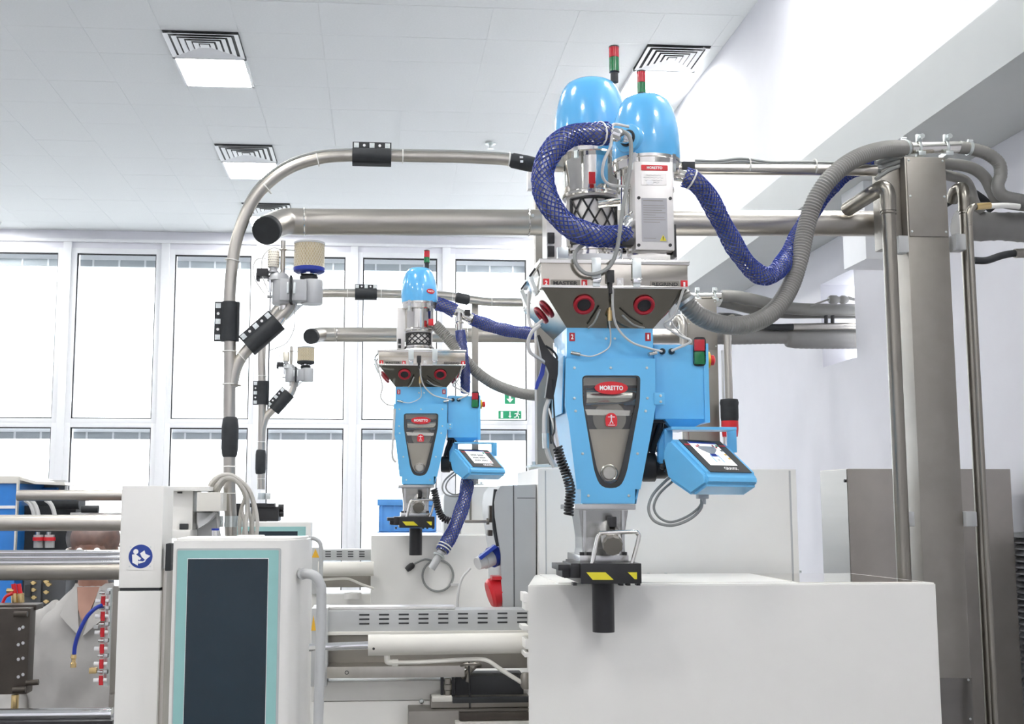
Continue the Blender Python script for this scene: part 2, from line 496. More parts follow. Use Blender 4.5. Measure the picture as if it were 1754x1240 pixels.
def light_panel(x0, x1, y0, y1, label, group=None):
    r = root('ceiling_light', ((x0 + x1) / 2, (y0 + y1) / 2, ZC), label, 'light', group)
    g = G()
    for (a, b, c, d) in ((x0, x1, y0, y0 + .02), (x0, x1, y1 - .02, y1), (x0, x0 + .02, y0, y1), (x1 - .02, x1, y0, y1)):
        g.box((a, c, ZC - .008), (b, d, ZC + .02))
    g.obj('light_frame', 'frame', r)
    g = G(); g.box((x0 + .018, y0 + .018, ZC - .004), (x1 - .018, y1 - .018, ZC + .012)); g.obj('diffuser', 'panel', r)
def vent(x0, x1, y0, y1, label):
    r = root('ceiling_vent', ((x0 + x1) / 2, (y0 + y1) / 2, ZC), label, 'vent', 'square air diffusers in the ceiling')
    g = G(); g.box((x0, y0, ZC + .012), (x1, y1, ZC + .02)); g.obj('backing', 'dark', r)
    cx, cy, hx, hy = (x0 + x1) / 2, (y0 + y1) / 2, (x1 - x0) / 2, (y1 - y0) / 2
    for k, f in enumerate((1.0, .80, .62, .45, .28)):
        fi = f - .125
        g = G()
        for s in range(4):
            cs = [(-1, -1), (1, -1), (1, 1), (-1, 1)]
            p, q = cs[s], cs[(s + 1) % 4]
            A = [V((cx + p[0] * hx * f, cy + p[1] * hy * f, ZC - .006)), V((cx + q[0] * hx * f, cy + q[1] * hy * f, ZC - .006)),
                 V((cx + q[0] * hx * fi, cy + q[1] * hy * fi, ZC + .003)), V((cx + p[0] * hx * fi, cy + p[1] * hy * fi, ZC + .003))]
            g.hexa(A, [v + V((0, 0, .0015)) for v in A])
        g.obj('louvre', 'frame', r)
    g = G(); g.box((cx - hx * .12, cy - hy * .12, ZC - .005), (cx + hx * .12, cy + hy * .12, ZC)); g.obj('centre_plate', 'frame', r)
nm = ['nearest', 'middle', 'farthest']
for k, rr in enumerate((rowsY, r2, r3)):
    vent(lx0 + .004, lx1 - .004, rr[0], rr[1] - .004, 'white square ceiling vent, %s of the row at upper left' % nm[k])
    light_panel(lx0, lx1, rr[1], rr[2], 'lit square ceiling panel, %s of the row at upper left' % nm[k])
vent(rx0 + .004, rx1 - .004, rowsY[0], rowsY[1] - .004, 'white square ceiling vent beside the right wall')
light_panel(rx0, rx1, rowsY[1], rowsY[2], 'lit square ceiling panel behind the blue domes by the right wall')
for yy in (4.2, 5.4, 11.5, 14.0, 16.5):  # lamps added out of view to whiten the opening and its jamb
    light_panel(XR + 1.1, XR + 1.7, yy, yy + .6, 'added unseen light panel in the lobby, brightening the wall opening', 'lit ceiling panels outside the view')
OFFG = 'lit ceiling panels outside the view'
for xx in (lx0, rx0, lx0 - 3.85):
    for yy in (-2.2, .6, 3.4, 6.2, 9.6, 12.5, 14.9):
        if xx > lx0 - 1 and yy > 9:
            if not (xx == rx0 and yy > 12):
                continue
        light_panel(xx, xx + .58, yy, yy + .58, 'lit square ceiling panel of the same grid, out of view', OFFG)
# sprinkler rose
p = PZ(840, 246, ZC)
g = G(); g.lathe([(0.055, 0), (0.055, -.006), (.03, -.016), (.012, -.02), (.012, -.05), (.03, -.052), (.03, -.056), (0, -.056)], (p.x, p.y, ZC), (0, 0, 1), 20)
tag(g.obj('sprinkler', 'zinc'), 'small round sprinkler head on the bare ceiling left of the blue domes', 'sprinkler')

# ---- window wall
gl = [(-203, -68), (-35, 100), (132, 268), (300, 431), (463, 592), (622, 749), (780, 901)]
def xw(px): return P(px, 440, YB).x
zU1 = P(400, 437.5, YB).z; zU0 = P(400, 718, YB).z; zL1 = P(400, 733, YB).z; zL0 = P(400, 1016, YB).z
gx = [(xw(a), xw(b)) for a, b in gl]
x_first = gx[0][0] - .2; x_last = gx[-1][1] + .07
extra = [(gx[0][0] - 1.33 * k, gx[0][0] - 1.33 * k + 1.08) for k in (3, 2, 1)]
gx = extra + gx
x_first = gx[0][0] - .07
g = G()
g.box((XL, YB, zU1 + .07), (XR, YB + .3, ZC + .02)); g.box((XL, YB, 0), (XR, YB + .3, zL0 - .07))
g.box((XL, YB, zL0 - .07), (x_first, YB + .3, zU1 + .07)); g.box((x_last, YB, zL0 - .07), (XR, YB + .3, zU1 + .07))
struct(g.obj('wall_back', 'wall'))
g = G(); g.box((XL, YB - .05, zU1 + .15), (XR, YB, zU1 + .19), .004); struct(g.obj('trim_3', 'frame'))
tn = 4
for i in range(len(gx) - 1):
    g = G(); g.box((gx[i][1] + .07, YB - .035, zL0 - .07), (gx[i + 1][0] - .07, YB + .25, zU1 + .15), .006)
    struct(g.obj('trim_%d' % tn, 'frame')); tn += 1
wn = 1
for i, (a, b) in enumerate(gx):
    for (z0, z1) in ((zU0, zU1), (zL0, zL1)):
        g = G(); f = .07; zt_ = z1 + (f if z1 == zU1 else (zU0 - zL1) / 2); zb_ = z0 - (f if z0 == zL0 else (zU0 - zL1) / 2)
        for q in ((a - f, a, zb_, zt_), (b, b + f, zb_, zt_), (a, b, z1, zt_), (a, b, zb_, z0)):
            g.box((q[0], YB - .01, q[2]), (q[1], YB + .12, q[3]), .004)
        w = struct(g.obj('window_%d' % wn, 'frame')); wn += 1
        g = G(); t = .015
        for q in ((a, a + t, z0, z1), (b - t, b, z0, z1), (a, b, z1 - t, z1), (a, b, z0, z0 + t)):
            g.box((q[0], YB + .02, q[2]), (q[1], YB + .06, q[3]))
        g.obj('gasket', 'black', w)
        g = G(); g.box((a, YB + .036, z0), (b, YB + .044, z1)); g.obj('pane', 'glass', w)
        g = G(); g.box((a, YB + .16, z1 - .055), (b, YB + .24, z1 + .02)); g.obj('blind_rail', 'frame', w)
        g = G(); g.box((a, YB + .17, z1 - .145), (b, YB + .23, z1 - .055)); bl = g.obj('blind_box', 'blind', w)
        for k in range(3):
            xk = a + (b - a) * (.17 + .33 * k)
            g = G(); g.box((xk - .012, YB + .155, z1 - .145), (xk + .012, YB + .17, z1 - .05)); g.obj('blind_bracket', 'frame', bl)
# escape signs on the last window
Ys = YB - .04
c = P(873.5, 682, Ys); k = S(Ys)
s = root('exit_sign', P(873.5, 692, Ys), 'square green sign with a white arrow pointing down on the window', 'sign')
g = G(); g.box(c - V((9.3 * k, 0, 10 * k)), c + V((9.3 * k, .03, 10 * k))); g.obj('sign_plate', 'signgreen', s)
flat([(-1.8 * k, 7 * k), (-1.8 * k, -1 * k), (-6 * k, -1 * k), (0, -7.5 * k), (6 * k, -1 * k), (1.8 * k, -1 * k), (1.8 * k, 7 * k)], c, 'whiteink', s, 'arrow', th=.002)
c = P(873.5, 710.5, Ys)
s = root('exit_sign', P(873.5, 718, Ys), 'wide green escape sign with a door, an arrow and a running figure', 'sign')
g = G(); g.box(c - V((20 * k, 0, 7 * k)), c + V((20 * k, .03, 7 * k))); g.obj('sign_plate', 'signgreen', s)
flat(rect(4 * k, 11 * k, -14 * k, 0), c, 'whiteink', s, 'door_symbol', th=.002)
flat([(-1 * k, 5.5 * k), (-1 * k, -2 * k), (-3 * k, -2 * k), (0, -5.5 * k), (3 * k, -2 * k), (1 * k, -2 * k), (1 * k, 5.5 * k)], c, 'whiteink', s, 'arrow', th=.002)
g = G(); cc = c + V((13 * k, 0, 0)); rr = (V((1, 0, 0)), V((0, 0, 1)))
def seg(g, pts, w, cc=cc):
    for (a, b), (d, e) in zip(pts, pts[1:]):
        A, B = cc + V((a * k, -.001, b * k)), cc + V((d * k, -.001, e * k))
        t = (B - A).normalized(); n = V((-t.z, 0, t.x)) * w * k
        g.prism([A - n, B - n, B + n, A + n], (0, -.002, 0))
seg(g, [(0, 3), (-1, -1)], 1.3); seg(g, [(-5, 1.5), (-2, 2.6), (1, 2.6), (4, 0)], .7); seg(g, [(-1, -1), (2, -3), (1.5, -6)], .8); seg(g, [(-1, -1), (-3, -4), (-6, -4)], .8)
g.cyl(cc + V((1.2 * k, -.001, 5 * k)), cc + V((1.2 * k, -.003, 5 * k)), 1.4 * k, n=10)
g.obj('running_figure', 'whiteink', s)

# ---- outside: paving, cars, far buildings
g = G(); g.box((-60, YB + .4, -.8), (60, 140, -.55)); struct(g.obj('floor_outside', 'concrete'))
def car(px, py, Y, m, label, L=4.2):
    p = P(px, py, Y); z0 = -.55
    r = root('parked_car', (p.x, Y, z0), label, 'car')
    def pr(prof, y0, y1, mt, name):
        g = G(); g.prism([V((p.x + a * L, Y + y0, z0 + h)) for a, h in prof], (0, y1 - y0, 0)); return g.obj(name, mt, r)
    pr([(-.5, .35), (.5, .35), (.5, .75), (.46, .9), (.26, .98), (.12, 1.42), (-.28, 1.45), (-.44, 1.0), (-.5, .85)], 0, 1.7, m, 'body')
    pr([(-.38, 1.0), (-.10, .99), (-.10, 1.37), (-.26, 1.39)], -.01, 0.02, 'carglass', 'side_window')
    pr([(-.07, .99), (.2, .98), (.1, 1.36), (-.07, 1.37)], -.01, 0.02, 'carglass', 'side_window')
    for a in (-.32, .32):
        g = G(); g.cyl((p.x + a * L, Y - .02, z0 + .32), (p.x + a * L, Y + .2, z0 + .32), .32, n=20); g.obj('wheel', 'rubber', r)
car(565, 960, 24, M['cargrey'], 'grey car parked outside, seen low through the windows left of the far machine')
car(640, 960, 21.5, M['carwhite'], 'white car parked outside, just behind the far white machine box')
def block(px0, px1, pytop, Y, m, label, n):
    a, b = P(px0, pytop, Y), P(px1, pytop, Y)
    r = root('far_building', ((a.x + b.x) / 2, Y, -.55), label, 'building')
    g = G(); g.box((a.x, Y, -.55), (b.x, Y + 1.5, a.z)); g.obj('wall', m, r)
    w = (b.x - a.x) / n
    for i in range(n):
        g = G(); g.box((a.x + w * (i + .25), Y - .05, a.z - 2.2), (a.x + w * (i + .75), Y + .02, a.z - .6)); g.obj('window', 'blind', r)
block(866, 905, 806, 60, M['facade'], 'pale blue building far outside behind the right-hand window', 4)
block(624, 646, 903, 60, M['facade2'], 'small pinkish building far outside between two window piers', 2)
block(124, 141, 829, 60, M['facade2'], 'low pinkish building far outside above the clamping unit', 2)

# louvred grille low on the right wall
Ya = PX(1739, 1000, XR - .03).y
r = root('wall_grille', (XR - .02, Ya - .45, 0), 'grey louvred grille low on the right wall beside the steel cabinet', 'grille')
ztop = PX(1741, 912, XR - .03).z
g = G(); g.box((XR - .012, Ya - .9, .2), (XR - .001, Ya, ztop)); g.obj('backing', 'dark', r)
g = G()
for q in ((Ya - .02, Ya, .2, ztop), (Ya - .9, Ya - .88, .2, ztop), (Ya - .9, Ya, ztop - .02, ztop), (Ya - .9, Ya, .2, .22)):
    g.box((XR - .05, q[0], q[2]), (XR - .01, q[1], q[3]))
g.obj('grille_frame', 'greyplast', r)
nsl = int((ztop - .24) / .0262)
sl = G(); sl.hexa([V((-.02, -.43, -.010)), V((0, -.43, .008)), V((0, .43, .008)), V((-.02, .43, -.010))], [V((-.02, -.43, -.005)), V((0, -.43, .011)), V((0, .43, .011)), V((-.02, .43, -.005))])
SL = sl.mesh('louvre_slat', M['greyplast'])
for i in range(nsl):
    inst(SL, 'louvre_slat', r, (XR - .022, Ya - .45, ztop - .035 - i * .0262))
# ================================================================== BLENDERS
YH = 3.37          # front of the near hopper trough
def plate_hole(g, outer, inner, vec):
    bm = bmesh.new()
    es = []
    for loop in (outer, inner):
        vs = [bm.verts.new(p) for p in loop]
        es += [bm.edges.new((vs[i], vs[(i + 1) % len(vs)])) for i in range(len(vs))]
    r = bmesh.ops.triangle_fill(bm, use_beauty=True, edges=es)
    ex = bmesh.ops.extrude_face_region(bm, geom=list(bm.faces))
    for v in [e for e in ex['geom'] if isinstance(e, bmesh.types.BMVert)]:
        v.co += V(vec)
    return g.merge(bm)
def rounded(pts, rad, n=4):
    out = []
    pts = [V(p) for p in pts]
    for i, p in enumerate(pts):
        a, b = pts[i - 1], pts[(i + 1) % len(pts)]
        r = rad[i] if isinstance(rad, (list, tuple)) else rad
        if r <= 0: out.append(p); continue
        da, db = (a - p), (b - p)
        r1 = min(r, da.length * .49, db.length * .49)
        s, e = p + da.normalized() * r1, p + db.normalized() * r1
        for k in range(n + 1):
            t = k / n
            out.append(s.lerp(p, t).lerp(p.lerp(e, t), t))
    return out

def signal(parent, px, Y, yb, yg0, yr0, ytop, w):
    # small two-colour signal tower, green under red
    r = w / 2 * S(Y); o = P(px, yb, Y)
    h = lambda y: P(px, y, Y).z - o.z
    b = G(); b.lathe([(r * .78, 0), (r * .78, h(yg0) - .004), (r * 1.02, h(yg0) - .002), (r * 1.02, h(yg0))], o); base = b.obj('signal_tower', 'black', parent)
    b = G(); b.lathe([(r, h(yg0)), (r, h(yr0) - .001)], o); b.obj('green_lens', 'greenlens', base)
    b = G(); b.lathe([(r, h(yr0)), (r, h(ytop) - .003)], o); b.obj('red_lens', 'redlens', base)
    b = G(); b.lathe([(r * 1.03, h(ytop) - .004), (r * 1.03, h(ytop)), (r * .5, h(ytop) + .003), (0, h(ytop) + .003)], o); b.obj('cap', 'black', base)

def mesh_band(ax, Y, z0, z1, r, parent, a0=-2.6, a1=-0.7, n=7, m='black'):
    # diamond grille wrapped round a cylinder
    g = G()
    def pt(a, z): return V((ax + (r + .002) * math.cos(a), Y + (r + .002) * math.sin(a), z))
    na = 4
    for s in (1, -1):
        for k in range(-na, 2 * na):
            path = []
            for j in range(9):
                t = j / 8
                a = a0 + (a1 - a0) * ((k + s * t * 2) / na)
                if a0 - 1e-6 <= a <= a1 + 1e-6:
                    path.append(pt(a, z0 + (z1 - z0) * t))
            if len(path) > 1:
                g.tube(path, .0032, 5)
    for z in (z0, z1): g.tube([pt(a0 + (a1 - a0) * i / 12, z) for i in range(13)], .005, 6)
    for a in (a0, a1): g.tube([pt(a, z0), pt(a, z1)], .005, 6)
    return g.obj('grille', m, parent)

def loader(name, label, axpx, Y, dome_y, dome_w, body_w, y_collar, y_body, y_mesh, y_end, grille=True, sigpx=None, badge=None):
    """vacuum hopper loader: plastic dome, steel collar, polished body, grille, base rings"""
    k = S(Y); z = lambda y: P(axpx, y, Y).z
    ax = P(axpx, (dome_y[0] + y_end) / 2, Y).x
    t = root(name, (ax, Y, z(y_end)), label, 'hopper loader')
    o = (ax, Y, 0)
    R = dome_w / 2 * k; rb = body_w / 2 * k
    zb, ztp = z(dome_y[1]), z(dome_y[0]); H = ztp - zb
    prof = [(R * .99, zb)]
    for f, rr in ((.03, 1.0), (.2, 1.0), (.36, .985), (.5, .955), (.64, .90), (.76, .835), (.86, .755), (.93, .66), (.975, .52), (.995, .34), (1.0, .12), (1.0, 0)):
        prof.append((R * rr, zb + H * f))
    g = G(); g.lathe(prof, o, n=48); dome = g.obj('dome', 'dome', t, angle=1.2)
    g = G(); g.lathe([(R * .93, z(y_collar)), (R * .97, z(y_collar) + .004), (R * .985, zb - .010), (R * 1.01, zb - .008), (R * 1.01, zb + .001), (R * .9, zb + .001)], o, n=48); g.obj('collar_ring', 'steel', t)
    g = G(); g.lathe([(rb, z(y_body)), (rb, z(y_collar))], o, n=48); body = g.obj('body', 'mirror', t)
    g = G(); g.lathe([(rb * 1.03, z(y_body) - .004), (rb * 1.06, z(y_body)), (rb * 1.06, z(y_body) + .008), (rb, z(y_body) + .012)], o, n=48); g.obj('lower_ring', 'steel', t)
    if grille:
        g = G(); g.lathe([(rb * .93, z(y_mesh)), (rb * .93, z(y_body))], o, n=40); g.obj('lower_body', 'plate', t)
        mesh_band(ax, Y, z(y_mesh) + .006, z(y_body) - .016, rb * .95, t)
    else:
        g = G(); g.lathe([(rb * .9, z(y_mesh)), (rb * .9, z(y_body))], o, n=40); g.obj('lower_body', 'steel', t)
    z0, z1 = z(y_end), z(y_mesh)
    g = G(); g.lathe([(rb * 1.12, z0), (rb * 1.12, z0 + .006), (rb * .98, z0 + .008), (rb * .98, z0 + (z1 - z0) * .45), (rb * 1.08, z0 + (z1 - z0) * .5), (rb * 1.08, z0 + (z1 - z0) * .7), (rb * .97, z0 + (z1 - z0) * .75), (rb * .97, z1 + .002)], o, n=40); g.obj('base_ring', 'steel', t)
    # over-centre clips joining dome and body
    for a in (-2.15, -.9):
        d = V((math.cos(a), math.sin(a), 0)); c = V((ax, Y, zb - .012)) + d * R * 1.0
        g = G(); g.obox(c, d, V((-d.y, d.x, 0)), (0, 0, 1), .004, .008, .016); cl = g.obj('clip', 'chrome', t)
        g = G(); g.obox(c - V((0, 0, .026)) , d, V((-d.y, d.x, 0)), (0, 0, 1), .005, .006, .012); g.obj('clip_lever', 'zinc', cl)
    if sigpx: signal(t, *sigpx)
    return t, dome, ax, R, rb, z

def emblem(parent, c, right, up, w, h, size_t, m='red', name='brand_badge', word='MORETTO'):
    e = flat(circ(1, 28, w / 2, h / 2), c, m, parent, name, right, up, .0015)
    n = V(right).normalized().cross(V(up).normalized()).normalized()
    text(word, V(c) + n * .0018, size_t * w, .36 * h, 'whiteink', e, right, up, bold=.035)
    return e

def blender(near):
    ax = P(1053, 470, YH).x
    hw = (P(1179, 470, YH).x - P(928, 470, YH).x) / 2
    yc = YH + hw
    t = root('material_blender', (ax, yc, P(1047, 1000, 3.5).z),
             'large light blue gravimetric blender with steel hopper, nearest the camera' if near else 'smaller looking light blue gravimetric blender farther back by the windows', 'blender', 'blue gravimetric blenders on the machines')
    k = S(YH)
    zt, zm = P(1053, 447, YH).z, P(1053, 493, YH).z
    # trough with front wall, side walls and lid
    g = G(); g.box((ax - hw, YH, zm), (ax + hw, yc + hw, zt), .002); tr = g.obj('hopper_trough', 'trough', t)
    g = G(); g.box((ax - hw - .006, YH - .006, zt - .010), (ax + hw + .006, yc + hw + .006, zt + .004), .004); g.obj('hopper_lid', 'steel', t)
    g = G(); g.box((ax - hw - .002, YH - .003, zm - .002), (ax + hw + .002, YH, zm + .006), .001); g.obj('trough_flange', 'steel', t)
    # cone to the blue body
    yb = 3.455; zc = P(1046, 562, yb).z; hb = (P(1120, 562, yb).x - P(972, 562, yb).x) / 2
    A = [V((ax - hw, YH, zm)), V((ax + hw, YH, zm)), V((ax + hw, yc + hw, zm)), V((ax - hw, yc + hw, zm))]
    B = [V((ax - hb, yb, zc)), V((ax + hb, yb, zc)), V((ax + hb, yc + (yc - yb), zc)), V((ax - hb, yc + (yc - yb), zc))]
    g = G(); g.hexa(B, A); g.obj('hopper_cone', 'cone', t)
    # seam and sight glasses on the cone front
    nf = (A[1] - A[0]).cross(B[0] - A[0]).normalized()
    if nf.y > 0: nf = -nf
    uf = (A[0] + A[1] - B[0] - B[1]).normalized()
    g = G(); g.prism([A[0].lerp(A[1], .485) + nf * .001, A[0].lerp(A[1], .5) + nf * .001, B[0].lerp(B[1], .5) + nf * .001, B[0].lerp(B[1], .485) + nf * .001], nf * .004); g.obj('seam_strip', 'dullsteel', t)
    def on_front(px, py):
        d = ray(px, py); o = V((0, 0, CAMZ)); return o + d * ((A[0] - o).dot(nf) / d.dot(nf))
    for px, py in ((1000, 521), (1103, 522)):
        c = on_front(px, py) + nf * .002
        g = G(); g.torus(c + nf * .003, nf, 15.5 * k, 3.6 * k, 32, 10); sg = g.obj('sight_glass', 'deepred', t)
        g = G(); g.cyl(c - nf * .001, c + nf * .002, 14.5 * k, n=28); g.obj('lens', 'dark', sg)
    # left side sight glasses
    nl = (A[3] - A[0]).cross(B[0] - A[0]).normalized()
    if nl.x > 0: nl = -nl
    sd = (A[3] - A[0]).normalized()
    for s_ in (-1, 1):
        for f in (.27, .60):
            nn = nl if s_ < 0 else V((-nl.x, nl.y, nl.z))
            i0 = 0 if s_ < 0 else 1; i3 = 3 if s_ < 0 else 2
            c = A[i0].lerp(A[i3], f).lerp(B[i0].lerp(B[i3], f), .40) - nn * .003
            g = G(); g.torus(c + nn * .004, nn, 15.5 * k, 3.8 * k, 28, 8); sg = g.obj('sight_glass', 'deepred', t)
            g = G(); g.cyl(c, c + nn * .003, 14.5 * k, n=24); g.obj('lens', 'dark', sg)
    # over-centre latches on the trough
    for px in (1021, 1090):
        w = 8 * k; x = P(px, 470, YH).x
        g = G(); g.box((x - w, YH - .010, zt - .030 - .022), (x + w, YH - .004, zt + .006), .002); la = g.obj('latch', 'zinc', t)
        g = G(); g.box((x - w, YH - .006, zt + .002), (x + w, YH + .02, zt + .008), .001); g.obj('latch_hook', 'zinc', la)
        g = G(); g.box((x - w * .9, YH - .016, zm + .014), (x + w * .9, YH - .001, zm + .026), .003)
        g.cyl((x - w * 1.1, YH - .010, zm + .026), (x + w * 1.1, YH - .010, zm + .026), .003, n=8); g.obj('latch_lever', 'chrome', la)
        g = G(); g.box((x - w * .8, YH - .006, zm + .002), (x + w * .8, YH - .001, zm + .014), .001); g.obj('latch_plate', 'zinc', la)
    # material labels
    def lab(x0, x1, y0, y1, m, txt, tm, name, tw=.8, th=.5):
        c = P((x0 + x1) / 2, (y0 + y1) / 2, YH - .001); w, h = (x1 - x0) * k, (y1 - y0) * k
        e = flat(rect(w, h), c, m, t, name, th=.0008)
        if txt: text(txt, c - V((0, .001, 0)), w * tw, h * th, tm, e, bold=.03)
        return e
    lab(942, 995, 479, 491, 'label', 'MASTER', 'ink', 'name_label', .82, .58)
    lab(930, 941, 477, 492, 'red', '2', 'whiteink', 'number_tag', .42, .55)
    lab(996, 1006, 479, 493, 'red', 'R', 'whiteink', 'letter_tag', .55, .55)
    lab(1113, 1165, 481, 493, 'label', 'REGRIND', 'ink', 'name_label', .88, .55)
    lab(1166, 1178, 480, 494, 'red', '1', 'whiteink', 'number_tag', .28, .55)
    lab(1056, 1068, 476, 490, 'plate', 'R', 'whiteink', 'letter_tag', .5, .5)
    # pneumatic fitting in the middle of the trough
    c = P(1044, 470, YH)
    g = G(); g.box(c + V((-.011, -.02, -.028)), c + V((.011, 0, .01)), .003); g.cyl(c + V((0, -.012, -.06)), c + V((0, -.012, -.02)), .006); ft = g.obj('pneumatic_valve', 'black', t)
    c = on_front(1043, 540)
    g = G(); g.cyl(c + V((0, -.012, -.02)), c + V((0, -.012, .012)), .008, n=12); g.cyl(c + V((0, -.012, .012)), c + V((0, -.012, .026)), .005, n=10); g.obj('hose_fitting', 'brass', t)
    # clamp hardware on the left side of the trough
    for yy in (yc - .12, yc + .10):
        c = V((ax - hw - .01, yy, zm + .02))
        g = G(); g.obox(c, (1, 0, .4), (0, 1, 0), (-.4, 0, 1), .006, .016, .028); la = g.obj('side_latch', 'zinc', t)
        g = G(); g.obox(c + V((.004, 0, .052)), (1, 0, -.7), (0, 1, 0), (.7, 0, 1), .003, .006, .026); g.obj('latch_lever', 'black', la)
    # black stay under left rim
    # ---- blue body
    zl = P(1046, 612, yb).z; ybk = yc + .12; yp = 3.44
    zfl = P(1042, 863, 3.47).z
    bl, br = P(996, 863, 3.47).x, P(1088, 863, 3.47).x
    x0, x1 = ax - hb, ax + hb
    g = G(); g.box((x0, yb, zl - .06), (x1, ybk, zc), .002); up = g.obj('upper_body', 'blue', t)
    zr = P(1046, 700, yb).z
    th = .006
    g = G()
    for (xa, xb, sg) in ((x0, bl, 1), (x1, br, -1)):
        g.prism([V((xa, yb, zl - .06)), V((xa + sg * th, yb, zl - .06)), V((xa + sg * th, yb, zr)), V((xb + sg * th, yb, zfl)), V((xb, yb, zfl)), V((xa, yb, zr))], (0, ybk - yb, 0))
    g.prism([V((x0, ybk - th, zl - .06)), V((x1, ybk - th, zl - .06)), V((x1, ybk - th, zr)), V((br, ybk - th, zfl)), V((bl, ybk - th, zfl)), V((x0, ybk - th, zr))], (0, th, 0))
    g.box((bl, yb, zfl), (br, ybk, zfl + .012))
    g.obj('lower_body', 'blue', t)
    # side flanges seen left of the front
    g = G(); g.prism([V((x0 - .004, yb + .01, zl + .005)), V((x0 - .004, ybk, zl + .005)), V((x0 - .004, ybk, zr - .01)), V((x0 - .004, yb + .06, zr - .01)), V((x0 - .004, yb + .03, zl - .05))], (-.004, 0, 0)); g.obj('side_cover', 'blue', t)
    # front plate with window
    outer = ppoly([(969, 614), (1122, 614), (1123, 695), (1119, 722), (1097, 838), (1088, 838), (1088, 862), (995, 862), (995, 838), (988, 838), (974, 722), (968, 695)], yp)
    win = rounded(ppoly([(997, 643), (1097, 643), (1096, 688), (1074, 808), (1063, 836), (1029, 836), (1018, 808), (998, 688)], yp), [.014, .014, .02, .02, .03, .03, .02, .02])
    g = G(); plate_hole(g, outer, win, (0, .010, 0)); fp = g.obj('front_plate', 'blue', t)
    win2 = rounded(ppoly([(999, 645), (1093, 645), (1089, 690), (1064, 806), (1056, 828), (1036, 828), (1023, 806), (1000, 690)], yp), [.012, .012, .02, .02, .025, .025, .02, .02])
    g = G(); plate_hole(g, win, win2, (0, .006, 0)); wf = g.obj('window_seal', 'dark', t)
    g = G(); g.prism([p + V((0, .006, 0)) for p in win], (0, .003, 0)); g.obj('window_pane', 'clear', t)
    # inside the weighing chamber
    yi = yp + .03
    def inner(pts, y, m, name, th=.004): g = G(); g.prism(ppoly(pts, y), (0, th, 0)); return g.obj(name, m, t)
    inner([(985, 636), (1110, 636), (1106, 700), (1085, 738), (1005, 738), (988, 700)], yi + .05, 'dark', 'inner_back')
    inner([(1000, 646), (1096, 646), (1096, 660), (1000, 660)], yi, 'dullsteel', 'chute_edge')
    g = G(); g.cyl(P(1002, 680, yi + .03), P(1092, 680, yi + .03), .030, n=24); g.obj('batch_bin', 'mirror', t)
    inner([(1002, 701), (1086, 703), (1082, 712), (1006, 711)], yi, 'steel', 'bin_rail')
    g = G(); g.cyl(P(1044, 716, yi + .02), P(1044, 716, yi + .06), .05, n=24); g.obj('mixer_drum', 'dullsteel', t)
    inner([(1004, 735), (1088, 735), (1064, 822), (1026, 822)], yi, 'tan', 'mixing_chute')
    c = P(1043, 810, yi)
    g = G(); g.torus(c, (0, -1, 0), 14 * k, 2.2 * k, 28, 8); rg = g.obj('mixer_port', 'steel', t)
    g = G(); g.cyl(c + V((0, -.002, 0)), c + V((0, -.007, 0)), 11 * k, n=24); g.obj('port_cap', 'plate', rg)
    # badge and round emblem on the window
    yw = yp - .001
    emblem(fp, P(1047, 664.5, yw), (1, 0, 0), (0, 0, 1), 60 * k, 23 * k, .70)
    c = P(1047, 719, yw)
    e = flat([(p.x, p.y) for p in rounded([V((-10 * k, -12 * k, 0)), V((10 * k, -12 * k, 0)), V((11 * k, 3 * k, 0)), V((6 * k, 12 * k, 0)), V((-6 * k, 12 * k, 0)), V((-11 * k, 3 * k, 0))], .008)], c, 'red', fp, 'round_emblem', th=.0015)
    g = G()
    cc = c - V((0, .0018, 0))
    def sgm(a, b, w):
        A_, B_ = cc + V((a[0] * k, 0, a[1] * k)), cc + V((b[0] * k, 0, b[1] * k)); tt = (B_ - A_).normalized(); n = V((-tt.z, 0, tt.x)) * w * k
        g.prism([A_ - n, B_ - n, B_ + n, A_ + n], (0, -.0008, 0))
    sgm((-6, 5), (6, 5), .7); sgm((0, 5), (0, -1), 1.0); sgm((0, -1), (-3, -7), .7); sgm((0, -1), (3, -7), .7)
    g.cyl(cc + V((0, 0, 7.5 * k)), cc + V((0, -.0008, 7.5 * k)), 1.5 * k, n=10); sgm((-6, -9.5), (6, -9.5), .6)
    g.obj('emblem_figure', 'whiteink', e)
    for px, py in ((984, 630), (1046, 630), (1108, 630), (984, 682), (1109, 682), (986, 704), (1106, 704), (998, 777), (1092, 777), (1008, 849), (1077, 849)):
        inst(SCREW, 'screw', t, P(px, py, yp))
    for px, py in ((1038, 580), (1053, 580)):
        inst(SCREW, 'screw', t, P(px, py, yb))
    for px, ch in ((980, '2'), (1110, '1')):
        c = P(px, 577, yb - .001)
        e = flat(rect(10 * k, 15 * k), c, 'deepred', t, 'number_tag')
        text(ch, c - V((0, .001, 0)), (4.5 if ch == '2' else 3) * k, 9 * k, 'whiteink', e, bold=.03)
    for px, s_ in ((984, 1), (1116, -1)):
        c = P(px, 607, yb)
        g = G(); g.cyl(c + V((-.012 * s_, -.012, .003)), c + V((.014 * s_, -.022, -.003)), .006, n=12); g.obj('sensor', 'alu', t)
    # hinge tab
    c = P(1128, 683, yp)
    g = G(); g.box(c + V((-.014, -.003, -.018)), c + V((.018, .006, .018)), .002); hg = g.obj('hinge_plate', 'blue', t)
    for dz in (-.009, .009): inst(SCREW, 'screw', hg, c + V((.006, -.003, dz)))
    # ---- electrical cabinet to the right of the body
    ye = 3.475
    a, b = pbox(1121, 590, 1206, 718, ye, ye + .20)
    g = G(); g.box(a, b, .004); ec = g.obj('electrical_box', 'blue', t)
    a2, b2 = pbox(1206, 588, 1215, 724, ye - .004, ye + .21)
